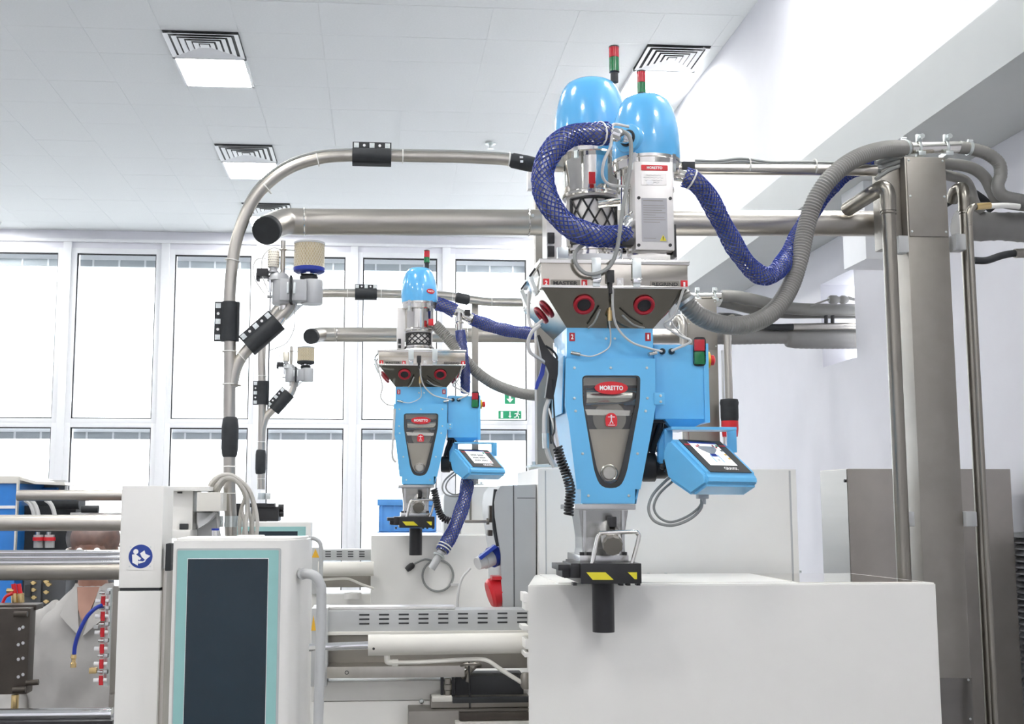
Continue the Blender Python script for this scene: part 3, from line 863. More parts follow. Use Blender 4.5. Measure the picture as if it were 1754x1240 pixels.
    g = G(); g.box(a2, b2, .003); g.obj('box_flange', 'blue', ec)
    g = G(); g.prism([V((a.x + .03, ye + .0, a.z)), V((b.x + .01, ye, a.z)), V((b.x - .04, ye + .03, a.z - .03)), V((a.x + .06, ye + .03, a.z - .03))], (0, .14, 0)); g.obj('box_underside', 'blue', ec)
    for px in (1134, 1150):
        c = P(px, 602, ye)
        g = G(); g.lathe([(.0095, 0), (.0095, .006), (.007, .012), (.004, .018), (0, .018)], c, (0, -1, 0), 16); g.obj('cable_gland', 'black', ec)
    # recessed status lamp
    pts = rounded(ppoly([(1188, 577), (1209, 577), (1209, 627), (1188, 627)], ye - .004), .012)
    g = G(); g.prism(pts, (0, .01, 0)); lp = g.obj('status_lamp', 'black', ec)
    for (y0, y1, m, nme) in ((581, 601, 'redlens', 'red_lens'), (602, 624, 'greenlens', 'green_lens')):
        a, b = pbox(1189.5, y0, 1207.5, y1, ye - .012, ye - .004); g = G()
        g.box(a, b, .004); g.obj(nme, m, lp)
    c = P(1215, 617, ye + .03); c.x = b2.x
    g = G(); g.cyl(c, c + V((.010, 0, 0)), .026, n=20); es = g.obj('emergency_stop', 'orange', ec)
    g = G(); g.lathe([(.012, .010), (.016, .016), (.016, .024), (.010, .028), (0, .028)], c, (1, 0, 0), 18); g.obj('stop_button', 'red', es)
    # ---- drive and hoses behind, below the cabinet
    c = P(1113, 795, 3.55)
    g = G(); g.lathe([(.040, 0), (.045, .01), (.045, .045), (.036, .05), (.036, .075), (.03, .085), (0, .085)], P(1096, 800, 3.56), (1, -.1, 0), 22); g.obj('mixer_motor', 'black', t)
    for dx, r_ in ((1121, .008), (1131, .010), (1142, .009)):
        path = smooth_path([P(dx, 716, 3.53), P(dx - 1, 732, 3.53), P(dx - 8, 752, 3.54), P(dx - 14, 775, 3.55)], 6)
        g = G(); g.tube(path, r_, 10); g.obj('drive_cable', 'black', t)
    g = G(); g.box(*pbox(1119, 713, 1158, 724, 3.50, 3.60)); g.obj('cable_duct', 'black', t)
    # ---- discharge neck
    g = G(); a, b = pbox(984, 864, 1089, 873, 3.45, 3.72); g.box(a, b, .003); g.obj('neck_plate', 'alu', t)
    zA, zB = P(1035, 874, 3.47).z, P(1035, 952, 3.47).z
    cx = P(1035, 900, 3.47).x; cyy = 3.55
    g = G()
    prev = None; rings = []
    for f in (0, .15, .35, .6, .85, 1.0):
        w = (43 - 6 * min(1, f * 1.8) + (2 if f == 1 else 0)) * S(3.47); d = w * .95
        z_ = zA + (zB - zA) * f
        rings.append([V((cx - w, cyy - d, z_)), V((cx + w, cyy - d, z_)), V((cx + w, cyy + d, z_)), V((cx - w, cyy + d, z_))])
    for r0, r1 in zip(rings, rings[1:]): g.hexa(r1, r0)
    g.obj('discharge_neck', 'alu', t)
    for dx in (-.058, .058):
        g = G(); g.box((cx + dx - .004, cyy - .075, zB), (cx + dx + .004, cyy - .055, zA)); g.obj('neck_rib', 'alu', t)
    a, b = pbox(993, 951, 1077, 965, 3.45, 3.68)
    g = G(); g.box(a, b, .003); nf_ = g.obj('neck_flange', 'alu', t)
    for px in (997, 1009, 1070):
        c = P(px, 949, 3.46); g = G(); g.cyl(c - V((0, 0, .004)), c + V((0, 0, .006)), .0075, n=6); g.obj('bolt', 'black', nf_)
    # sampling spout with ribbed knob
    c0, c1 = P(1042, 905, 3.50), P(1049, 932, 3.40)
    g = G(); g.cyl(c0, c1, .030, n=24); sp = g.obj('sampling_spout', 'steel', t)
    dr = (c1 - c0).normalized(); pr = [];
    u_, v_, _ = basis(dr)
    g = G(); n = 20
    ring = [c1 + (u_ * math.cos(2 * PI * i / n) + v_ * math.sin(2 * PI * i / n)) * (.0295 if i % 2 else .027) for i in range(n)]
    g.prism(ring, dr * .016); g.obj('spout_knob', 'dullsteel', sp)
    c = P(1048, 893, 3.45); g = G(); g.box(c + V((-.011, -.02, -.016)), c + V((.011, .02, .014)), .004); g.obj('spout_latch', 'black', sp)
    # bent bar handle
    hp = smooth_path([P(1014, 968, 3.40), P(1023, 925, 3.40), P(1027, 915, 3.40), P(1034, 913, 3.40), P(1085, 911, 3.40), P(1092, 914, 3.40), P(1094, 922, 3.40), P(1082, 968, 3.40)], 5)
    g = G(); g.tube(hp, .0062, 12); g.obj('bar_handle', 'steel', t)
    # black slide gate with hazard marks
    a, b = pbox(995, 965, 1099, 1000, 3.38, 3.66)
    g = G(); g.box(a, b, .003); sg = g.obj('slide_gate', 'black', t)
    a3, b3 = pbox(956, 967, 1000, 977, 3.42, 3.55); g = G(); g.box(a3, b3, .002)
    a4, b4 = pbox(963, 977, 1000, 989, 3.43, 3.55); g.box(a4, b4, .002); a5, b5 = pbox(978, 965, 1000, 990, 3.40, 3.56); g.box(a5, b5, .002); g.obj('gate_slide', 'black', t)
    g = G(); g.cyl(P(966, 984, 3.44), P(1000, 984, 3.44), .010, n=12); g.obj('slide_rod', 'rubber', sg)
    for pts in ([(1004, 980), (1037, 980), (1051, 993), (1015, 993)], [(1075, 980), (1091, 980), (1091, 992), (1087, 992)]):
        g = G(); g.prism(ppoly(pts, 3.379), (0, -.001, 0)); g.obj('hazard_mark', 'yellow', sg)
    g = G()
    for px in (985, 1065, 1077, 1094):
        a, b = pbox(px - 3, 998, px + 3, 1003, 3.39, 3.42); g.box(a, b)
    g.obj('gate_feet', 'black', sg)
    # black outlet tube hanging in front of the cover
    a, b = P(1036, 999, 3.47), P(1036, 1084, 3.47)
    g = G(); g.lathe([(18.8 * S(3.47), b.z), (18.8 * S(3.47), a.z)], (a.x, 3.50, 0), n=28); g.obj('outlet_tube', 'black', t)
    # ---- touch panel on its yoke
    Cn = P(1225, 782, 3.40)
    R_ = V((141, 99, 0)).normalized(); D_ = V((60, -85, -88)).normalized(); U_ = -D_; N_ = R_.cross(U_).normalized()
    W, H = .192, .150
    def pp(r, d, n): return Cn + R_ * r + D_ * d + N_ * n
    bm = bmesh.new()
    sec = [(-.092, -.012), (-.075, 0), (.082, 0), (.105, -.022), (.080, -.085), (-.02, -.105), (-.085, -.06)]
    vs0 = [bm.verts.new(pp(-.122, d, n)) for d, n in sec]; vs1 = [bm.verts.new(pp(.120, d, n)) for d, n in sec]
    bm.faces.new(vs0[::-1]); bm.faces.new(vs1)
    for i in range(len(sec)): bm.faces.new((vs0[i], vs0[(i + 1) % len(sec)], vs1[(i + 1) % len(sec)], vs1[i]))
    bmesh.ops.recalc_face_normals(bm, faces=bm.faces)
    bmesh.ops.bevel(bm, geom=list(bm.edges), offset=.010, segments=3, affect='EDGES')
    g = G(); g.merge(bm); tp = g.obj('touch_panel', 'blue', t)
    def pl(r0, r1, d0, d1, n, m, name, par, th=.0006):
        g = G(); g.prism([pp(r0, d0, n), pp(r1, d0, n), pp(r1, d1, n), pp(r0, d1, n)], N_ * th); return g.obj(name, m, par)
    W2, H2 = W / 2, H / 2
    pl(-W2, W2, -H2, H2, .0004, 'ink', 'screen_bezel', tp, .002)
    scr = pl(-W2 * .70, W2 * .60, -H2 * .86, H2 * .60, .0026, 'screenon', 'screen', tp)
    def pl2(r0, r1, d0, d1, m, name): return pl(W2 * r0, W2 * r1, H2 * d0, H2 * d1, .0034, m, name, tp, .0004)
    pl2(-.70, .60, -.86, -.76, 'navy', 'screen_bar')
    pl2(-.98, -.72, -.70, -.62, 'red', 'red_stripe'); pl2(.66, .98, -.70, -.62, 'red', 'red_stripe')
    if near:
        g = G()
        for q in ([(-.48, -.60), (.36, -.60), (.36, -.40), (.02, -.10), (-.16, -.10), (-.48, -.40)], [(-.14, .22), (.02, .22), (-.06, .40)]):
            g.prism([pp(W2 * a, H2 * b, .0034) for a, b in q], N_ * .0003)
        g.obj('screen_drawing', 'greyplast', tp)
        pl2(-.20, .08, -.12, .06, 'navy', 'screen_icon')
        pl2(-.26, -.22, -.05, .42, 'dome', 'screen_icon'); pl2(.10, .14, -.05, .42, 'dome', 'screen_icon')
        for a, b in ((-.52, -.62), (-.40, -.70), (.30, -.70), (.40, -.60)): pl2(a, a + .08, b, b + .10, 'red', 'screen_icon')
        for d, m in ((-.70, 'signgreen'), (-.40, 'label'), (-.14, 'orange'), (.10, 'orange')): pl2(.48, .58, d, d + .12, m, 'screen_icon')
    else:
        for d in (-.40, -.10, .20):
            for q in range(8):
                a = -.52 + q * .105 + (.06 if q > 3 else 0); pl2(a, a + .07, d, d + .16, 'ink', 'screen_icon')
        pl2(.42, .56, -.66, -.52, 'signgreen', 'screen_icon'); pl2(.42, .54, .40, .52, 'red', 'screen_icon')
    text('GRAVIX', pp(.012, H2 * .80, .003), .062, .013, 'whiteink', tp, R_, U_, bold=.03)
    # yoke
    g = G(); g.box(*pbox(1139, 735, 1152, 808, 3.46, 3.475), .002); g.prism([P(1139, 735, 3.475), P(1152, 735, 3.475), P(1152, 812, 3.475), P(1128, 790, 3.475), P(1128, 760, 3.475)], (0, .02, 0)); yk = g.obj('panel_yoke', 'blue', t)
    g = G(); g.box(*pbox(1150, 731, 1262, 736, 3.40, 3.50), .001); g.obj('yoke_bridge', 'blue', yk)
    g = G(); g.box(*pbox(1246, 733, 1262, 775, 3.49, 3.50), .002); g.obj('yoke_arm', 'blue', yk)
    g = G(); c = P(1142, 798, 3.44)
    for i in range(4):
        a = PI / 4 * 2 * i + .15; g.ball(c + V((math.cos(a) * .013, 0, math.sin(a) * .013)), .0095, 12, 8, (1, .8, 1))
    g.cyl(c, c + V((0, .03, 0)), .01, n=12); g.obj('star_knob', 'black', yk)
    c = P(1204, 852, 3.45)
    g = G(); g.box(c + V((-.016, -.01, -.004)), c + V((.016, .02, .012)), .003); g.cyl(c + V((0, 0, -.02)), c, .009, n=12); g.obj('cable_clamp', 'greyplast', tp)
    cab = smooth_path([P(1202, 853, 3.45), P(1200, 872, 3.44), P(1180, 890, 3.44), P(1150, 900, 3.44), P(1122, 893, 3.45), P(1111, 873, 3.46), P(1118, 848, 3.47), P(1140, 824, 3.50), P(1152, 815, 3.52)], 8)
    g = G(); g.tube(cab, .0045, 8); g.obj('panel_cable', 'cabledk', tp)
    cab = smooth_path([P(1204, 853, 3.46), P(1198, 868, 3.45), P(1178, 884, 3.45), P(1150, 894, 3.45), P(1129, 886, 3.46), P(1120, 868, 3.47), P(1130, 845, 3.48), P(1155, 822, 3.51)], 8)
    g = G(); g.tube(cab, .0038, 8); g.obj('panel_cable', 'cabledk', tp)
    # ---- pneumatic lines of the body
    def line(pts, r, m='cable', name='air_line'):
        g = G(); g.tube(smooth_path(pts, 7), r, 8); return g.obj(name, m, t)
    line([P(1049, 492, 3.355), P(1050, 530, 3.38), P(1057, 560, 3.42), P(1080, 585, 3.43), P(1110, 596, 3.44), P(1134, 602, 3.455)], .0036)
    line([P(1043, 548, 3.41), P(1046, 575, 3.44), P(1042, 596, 3.447), P(1015, 610, 3.43), P(990, 607, 3.432)], .0022, 'cable')
    line([P(1172, 492, 3.36), P(1155, 540, 3.40), P(1138, 556, 3.43), P(1165, 575, 3.44), P(1183, 585, 3.44), P(1150, 601, 3.455)], .0040)
    line([P(1028, 530, 3.40), P(1018, 552, 3.42), P(1008, 562, 3.44)], .003, 'cabledk')
    line([P(1066, 540, 3.40), P(1085, 556, 3.42), P(1104, 562, 3.44)], .003, 'cabledk')
    line([P(1175, 497, 3.40), P(1150, 525, 3.42), P(1148, 545, 3.43), P(1160, 565, 3.44), P(1184, 586, 3.445)], .0028)
    line([P(940, 700, 3.50), P(952, 745, 3.46), P(962, 800, 3.46), P(972, 815, 3.46)], .003) if near else None
    return t
BN = blender(True)
BF = blender(False)
dlt = P(723.5, 600, 5.89) - P(1053.5, 447, 3.37)
# the far blender stands one machine farther back; its trough is matched to the measured rim
zr_ = P(1053.5, 447, 3.37).z
BF.scale = (1, 1, .945)
BF.location = V((WL[BN.name].x + dlt.x, WL[BN.name].y + dlt.y, zr_ + dlt.z - .945 * (zr_ - WL[BN.name].z)))
def FARP(px, py, Y):          # near-blender place -> same place on the far blender
    p = P(px, py, Y); o = WL[BN.name]
    return V((BF.location.x + p.x - o.x, BF.location.y + p.y - o.y, BF.location.z + .945 * (p.z - o.z)))

# ---- loaders
LR, dR, axR, RR, rbR, zR = loader('hopper_loader', 'taller blue-domed loader behind, its polished body partly hidden by a hose', 1013, 3.72, (139, 262), 133, 99, 275, 340, 427, 445, True,
                                  (1052.5, 3.70, 141, 123, 99, 80, 18))
k = S(3.72)
g = G(); g.box(*pbox(936, 316, 962, 444, 3.70, 3.80), .003); sb = g.obj('control_box', 'plate', LR)
for y0, y1 in ((398, 416), (421, 439)):
    g = G(); g.box(*pbox(938, y0, 950, y1, 3.685, 3.70), .002); cn = g.obj('connector', 'black', sb)
g = G(); g.box(*pbox(955, 423, 974, 442, 3.58, 3.60), .002); g.obj('mounting_bracket', 'zinc', LR)
g = G(); g.cyl(P(1024, 350, 3.60), P(1062, 346, 3.60), .013, n=16); g.obj('outlet_stub', 'steel', LR)
g = G(); g.box(*pbox(1009, 294, 1020, 314, 3.60, 3.61), .002); g.obj('red_tag', 'red', LR)

LF, dF, axF, RF, rbF, zF = loader('hopper_loader', 'shorter blue-domed loader in front, with a data plate box', 1107, 3.47, (166, 279), 121, 92, 299, 330, 428, 445, False,
                                  (1099, 3.46, 167, 160, 142, 122, 16))
k = S(3.36)
g = G(); g.box(*pbox(1088, 277, 1154, 428, 3.355, 3.43), .003); eb = g.obj('control_box', 'plate', LF)
g = G(); g.box(*pbox(1153, 384, 1159, 440, 3.38, 3.42), .002); g.obj('side_strip', 'black', eb)
c = P(1121, 287.5, 3.354)
e = flat([(p.x, p.y) for p in rounded([V((-24 * k, -5 * k, 0)), V((24 * k, -5 * k, 0)), V((24 * k, 5 * k, 0)), V((-24 * k, 5 * k, 0))], .002)], c, 'red', eb, 'brand_strip', th=.0008)
text('MORETTO', c - V((0, .001, 0)), 28 * k, 5 * k, 'whiteink', e, bold=.035)
c = P(1120, 307, 3.354)
e = flat(rect(46 * k, 22 * k), c, 'plate', eb, 'type_plate', th=.0006)
g = G()
for i in range(4):
    w_ = (30, 38, 34, 22)[i]; z_ = 7 - i * 4.4
    pa = [c + V((-w_ / 2 * k + j * 2 * k, -.0009, z_ * k + .0012 * math.sin(j * 1.7 + i))) for j in range(int(w_ / 2))]
    g.tube(pa, .0006, 4)
g.obj('small_print', 'greyplast', e)
e2 = flat(circ(6.5 * k, 20, 1, .7), c + V((-8 * k, -.001, -6 * k)), 'whiteink', eb, 'round_sticker', th=.0004)
c = P(1121, 376.5, 3.354)
e = flat(rect(46 * k, 79 * k), c, 'dataplate', eb, 'data_plate', th=.0008)
g = G()
for i in range(14):
    z_ = (34 - i * 4.3) * k if i < 13 else -34 * k
    w_ = (36, 0, 38, 40, 34, 40, 22, 38, 40, 30, 0, 0, 0, 22)[i] * k
    if w_: g.box(c + V((-20 * k, -.0012, z_)), c + V((-20 * k + w_, -.0009, z_ + (1.3 if i == 0 else .8) * k)))
g.obj('small_print', 'label', e)
c2 = c + V((15 * k, -.001, -33 * k))
w_ = flat([(-6 * k, -5 * k), (6 * k, -5 * k), (0, 6 * k)], c2, 'yellow', e, 'warning_triangle', th=.0005)
g = G(); g.box(c2 + V((-.7 * k, -.0012, -1.5 * k)), c2 + V((.7 * k, -.0007, 3 * k))); g.box(c2 + V((-.7 * k, -.0012, -3.6 * k)), c2 + V((.7 * k, -.0007, -2.4 * k))); g.obj('warning_mark', 'ink', e)
for px, py in ((1094, 339), (1148, 340), (1094, 420), (1148, 420)):
    g = G(); c = P(px, py, 3.355); g.cyl(c, c - V((0, .002, 0)), 3 * k, n=14); g.obj('box_screw', 'black', eb)
# suction inlet on the front dome, elbow, wiring
nrm = V((-.67, -.74, 0)).normalized()
c = V((axF, 3.47, P(1080, 239, 3.40).z)) + nrm * RF * .985
g = G(); g.lathe([(.045, -.03), (.045, .004), (.042, .009), (.026, .009), (.026, .004), (0, .004)], c, nrm, 32); inl = g.obj('inlet_flange', 'blue', LF)
g = G(); g.torus(c + nrm * .009, nrm, .0235, .003, 24, 8); g.obj('inlet_seal', 'rubber', LF)
p_in = [c, c + nrm * .014, c + nrm * .03 + V((-.012, 0, .002)), P(1056, 231, 3.34), P(1046, 230, 3.36), P(1030, 229, 3.37)]
g = G(); g.tube(smooth_path(p_in, 6), .0205, 16); g.obj('inlet_elbow', 'chrome', LF)
g = G(); g.tube(smooth_path([P(1156, 300, 3.47), P(1172, 302, 3.46), P(1184, 308, 3.45)], 5), .0185, 14); g.obj('outlet_elbow', 'steel', LF)
for x_ in (1066, 1078):
    g = G(); g.cyl(P(x_, 318, 3.44), P(x_, 436, 3.44), .006 if x_ == 1066 else .004, n=10); g.obj('tie_rod', 'chrome', LF)
g = G(); g.tube(smooth_path([P(1089, 372, 3.40), P(1074, 384, 3.38), P(1069, 400, 3.38), P(1072, 418, 3.40)], 6), .022, 16); g.obj('discharge_elbow', 'chrome', LF)
g = G(); g.box(*pbox(1048, 406, 1086, 420, 3.35, 3.39), .005); g.obj('cable_plug', 'black', LF)
g = G(); g.box(*pbox(1066, 424, 1082, 444, 3.42, 3.45), .003); g.obj('foot_clip', 'steel', LF)

LX, dX, axX, RX, rbX, zX = loader('hopper_loader', 'single blue-domed loader on the blender farther back', 718, 6.06, (459, 520), 63, 50, 532, 568, 594, 600, True,
                                  (731, 6.05, 460, 450, 441, 429, 10))
g = G(); g.box(*pbox(680, 527, 694, 598, 6.04, 6.14), .003); sb = g.obj('control_box', 'plate', LX)
for y0, y1 in ((580, 588), (591, 596)):
    g = G(); g.box(*pbox(682, y0, 687, y1, 6.02, 6.04), .002); g.obj('connector', 'black', sb)
nb = V((.58, -.81, 0)).normalized()
emblem(LX, V((axX, 6.06, P(740, 500, 6.0).z)) + nb * (RX + .001), V((.81, .58, 0)), (0, 0, 1), .052, .026, .7)
g = G(); g.box(*pbox(734, 546, 743, 557, 5.96, 5.98), .002); g.obj('red_tag', 'red', LX)
# ================================================================== PIPES, POSTS, FILTERS, HOSES
def pts3(lst, Y=None):
    return [P(q[0], q[1], q[2] if len(q) > 2 else Y) for q in lst]
def coupling(parent, c, d, L, r, side, nbolt=3, k=1.0):
    """black clamp-on coupling: split shell with a bolted flange along one side"""
    d = V(d).normalized(); s_ = V(side).normalized()
    s_ = (s_ - d * s_.dot(d)).normalized(); w = d.cross(s_)
    g = G(); g.cyl(c - d * L / 2, c + d * L / 2, r * 1.38, n=20)
    g.obox(c + s_ * r * 1.7, s_, d, w, r * .75, L / 2, r * .22)
    g.obox(c - s_ * r * 1.42, s_, d, w, r * .2, L / 2, r * .5)
    cp = g.obj('coupling', 'rubber', parent)
    f = V((0, -1, 0)); f = (f - d * f.dot(d)); f = (f - s_ * f.dot(s_)).normalized() if (f - s_ * f.dot(s_)).length > .1 else w
    for i in range(nbolt):
        p = c + d * L * (-.40 + .80 * i / (nbolt - 1)) + s_ * r * 1.85 + f * r * .22
        g = G(); g.obox(p, s_, d, f, r * .42, r * .42, r * .12); g.cyl(p + f * r * .1, p + f * r * .3, r * .22, n=8); g.obj('clamp_bolt', 'zinc', cp)
    for i in range(nbolt - 1):
        p = c + d * L * (-.20 + .40 * i / max(1, nbolt - 2)) + s_ * r * 1.85 + f * r * .22
        g = G(); g.cyl(p, p + f * r * .06, r * .24, n=10); g.obj('clamp_spacer', 'whiteink', cp)
    return cp
def tie(parent, c, d, r, name='cable_tie'):
    g = G(); g.torus(c, d, r * 1.06, r * .10, 20, 6); return g.obj(name, 'tie', parent)
def along(path, f):
    L = [0]
    for a, b in zip(path, path[1:]): L.append(L[-1] + (b - a).length)
    s_ = f * L[-1]
    for i in range(len(path) - 1):
        if L[i + 1] >= s_:
            t = (s_ - L[i]) / max(1e-9, L[i + 1] - L[i])
            return path[i].lerp(path[i + 1], t), (path[i + 1] - path[i]).normalized()
    return path[-1], (path[-1] - path[-2]).normalized()

def conveying(lst, Y, r, label, couplings, ties, wire=True):
    path = smooth_path(pts3(lst, Y), 8)
    t = root('conveying_pipe', path[0], label, 'pipe', 'steel conveying pipes arching over the machines')
    g = G(); g.tube(path, r, 18); g.obj('pipe', 'brushed', t)
    if wire:
        g = G(); g.tube([p + V((-r * .45, -r * .3, r * .95)) for p in path[len(path) // 5: -12]], r * .28, 6); g.obj('earth_wire', 'cabledk', t)
    return t, path

# near conveying pipe, from the control panel up over to the loaders
NY = 3.95
npath = [(398, 1060), (396, 922), (393, 820), (393, 700), (394, 600), (393, 520), (399, 445), (412, 390), (440, 334), (487, 293), (540, 273), (600, 267), (700, 268), (800, 270), (880, 275), (920, 283), (1060, 288), (1180, 289), (1300, 290), (1442, 291), (1500, 292)]
NR = 10.3 * S(NY)
t, path = conveying(npath, NY, NR, 'tall steel pipe of the front machine, arching over from the left to the large blender', None, None)
def atpx(px, py, Y): return P(px, py, Y)
coupling(t, P(393, 551, NY), (0, 0, 1), 68 * S(NY), NR, (-1, 0, 0))
coupling(t, P(637, 268, NY), (1, 0, -.005), 68 * S(NY), NR, (0, 0, 1))
g = G(); g.lathe([(NR * 1.05, 0), (NR * 1.22, .006), (NR * 1.38, .03), (NR * 1.38, .10), (NR * 1.22, .128), (NR * 1.05, .134)], P(393, 783, NY), (0, 0, 1), 22); g.obj('rubber_sleeve', 'rubber', t)
c0, c1 = P(874, 274, NY), P(918, 283, NY)
g = G(); g.lathe([(NR * 1.05, 0), (NR * 1.3, .008), (NR * 1.35, .06), (NR * 1.3, .085), (NR * 1.0, .09)], c0, c1 - c0, 20); g.obj('rubber_joint', 'rubber', t)
c = P(893, 272, NY - NR * 1.4); g = G(); g.box(c + V((-.006, -.004, .002)), c + V((.006, 0, .008))); g.box(c + V((-.004, -.004, -.014)), c + V((.006, 0, -.006))); g.obj('joint_mark', 'whiteink', t)
g = G(); g.box(*pbox(1170, 276, 1191, 294, NY - .03, NY + .03), .004); g.obj('rubber_joint', 'rubber', t)
for px, py, d in ((393, 602, (0, 0, 1)), (398, 446, (.15, 0, 1)), (457, 323, (.8, 0, .75)), (544, 274, (1, 0, .25)), (690, 268, (1, 0, 0)), (872, 273, (1, 0, -.1)), (393, 658, (0, 0, 1)), (393, 799, (0, 0, 1)), (395, 845, (0, 0, 1)), (1282, 284, (1, 0, 0)), (1395, 286, (1, 0, 0))):
    tie(t, P(px, py, NY), d, NR * (1.25 if px > 1200 else 1.08))
wp = smooth_path(pts3([(1190, 279), (1230, 280), (1270, 276), (1320, 282), (1380, 282), (1440, 284), (1510, 290)], NY - .01), 6)
for dz in (0, .009):
    g = G(); g.tube([p + V((0, 0, dz)) for p in wp], .0052, 8); g.obj('signal_cable', 'cabledk', t)
# branch to the air filter
br = smooth_path(pts3([(397, 662), (404, 632), (418, 606), (446, 577), (478, 545), (494, 527), (497, 508)], NY), 6)
g = G(); g.tube(br, NR * .95, 16); g.obj('branch_pipe', 'brushed', t)
dd = P(480, 548, NY) - P(420, 600, NY)
coupling(t, P(451, 573, NY), dd, 68 * S(NY), NR, V((-dd.z, 0, dd.x)) * (1 if dd.x > 0 else -1))
tie(t, P(415, 612, NY), dd, NR)
g = G(); g.torus(P(402, 660, NY), (0, 0, 1), NR * 1.02, .002, 20, 6); g.obj('weld_ring', 'dullsteel', t)
# stand clamp at the foot
c = P(396, 893, NY)
g = G(); g.lathe([(NR * 1.12, -.018), (NR * 1.12, .018)], c, n=20); cl = g.obj('pipe_clamp', 'zinc', t)
for s_ in (-1, 1):
    g = G(); cc = c + V((s_ * NR * 1.7, -.01, 0)); g.box(cc - V((NR * .5, .004, .018)), cc + V((NR * .5, .004, .018)), .002); g.cyl(cc - V((0, .012, 0)), cc, .008, n=6); g.obj('clamp_ear', 'zinc', cl)

# far conveying pipe
FY = 6.7; FR = 6.6 * S(FY)
fpath = [(447, 838), (448, 760), (449, 680), (448, 610), (453, 572), (470, 536), (500, 513), (545, 504), (600, 503), (700, 505), (760, 507), (800, 513), (840, 518), (900, 519), (960, 520), (1020, 521)]
t, path = conveying(fpath, FY, FR, 'thinner looking steel pipe of the rear machine, arching over in front of the windows', None, None)
coupling(t, P(450, 673, FY), (0, 0, 1), 40 * S(FY), FR, (-1, 0, 0))
coupling(t, P(627, 503, FY), (1, 0, 0), 38 * S(FY), FR, (0, 0, 1))
g = G(); g.lathe([(FR * 1.05, 0), (FR * 1.25, .006), (FR * 1.35, .03), (FR * 1.35, .11), (FR * 1.2, .132), (FR * 1.02, .138)], P(446, 812, FY), (0, 0, 1), 20); g.obj('rubber_sleeve', 'rubber', t)
c0, c1 = P(780, 509, FY), P(808, 515, FY)
g = G(); g.lathe([(FR * 1.05, 0), (FR * 1.4, .008), (FR * 1.4, .075), (FR * 1.0, .085)], c0, c1 - c0, 18); g.obj('rubber_joint', 'rubber', t)
for px, py, d in ((449, 644, (0, 0, 1)), (448, 757, (0, 0, 1)), (447, 820, (0, 0, 1)), (595, 503, (1, 0, 0)), (653, 503, (1, 0, 0)), (775, 509, (1, 0, -.1)), (842, 518, (1, 0, 0)), (700, 505, (1, 0, 0))):
    tie(t, P(px, py, FY), d, FR)
br = smooth_path(pts3([(449, 735), (455, 716), (466, 703), (485, 686), (498, 674), (503, 660), (503, 650)], FY), 6)
g = G(); g.tube(br, FR * .95, 14); g.obj('branch_pipe', 'brushed', t)
dd = P(500, 668, FY) - P(464, 708, FY)
coupling(t, P(482, 688, FY), dd, 40 * S(FY), FR, V((-dd.z, 0, dd.x)))
c = P(448, 850, FY)
g = G(); g.lathe([(FR * 1.12, -.018), (FR * 1.12, .018)], c, n=18); cl = g.obj('pipe_clamp', 'zinc', t)
g = G(); cc = c + V((FR * 1.7, -.01, 0)); g.box(cc - V((.014, .004, .018)), cc + V((.014, .004, .018)), .002); g.cyl(cc - V((0, .012, 0)), cc, .009, n=6); g.obj('clamp_ear', 'zinc', cl)
# black valve block the far pipe stands in
t2 = root('pipe_base', P(455, 893, FY), 'black clamp base with knobs at the foot of the rear steel pipe', 'clamp')
g = G(); g.box(*pbox(430, 868, 477, 893, FY - .08, FY + .10), .004); g.obj('block', 'black', t2)
g = G(); g.box(*pbox(428, 862, 470, 869, FY - .10, FY + .10), .003); g.obj('cover_plate', 'black', t2)
for y in (869, 880):
    g = G(); g.cyl(P(468, y, FY), P(486, y, FY), .018, n=12); g.obj('knob', 'black', t2)
    g = G(); g.cyl(P(470, y - 1, FY - .02), P(477, y - 1, FY - .02), .022, n=12); g.obj('knob_collar', 'zinc', t2)

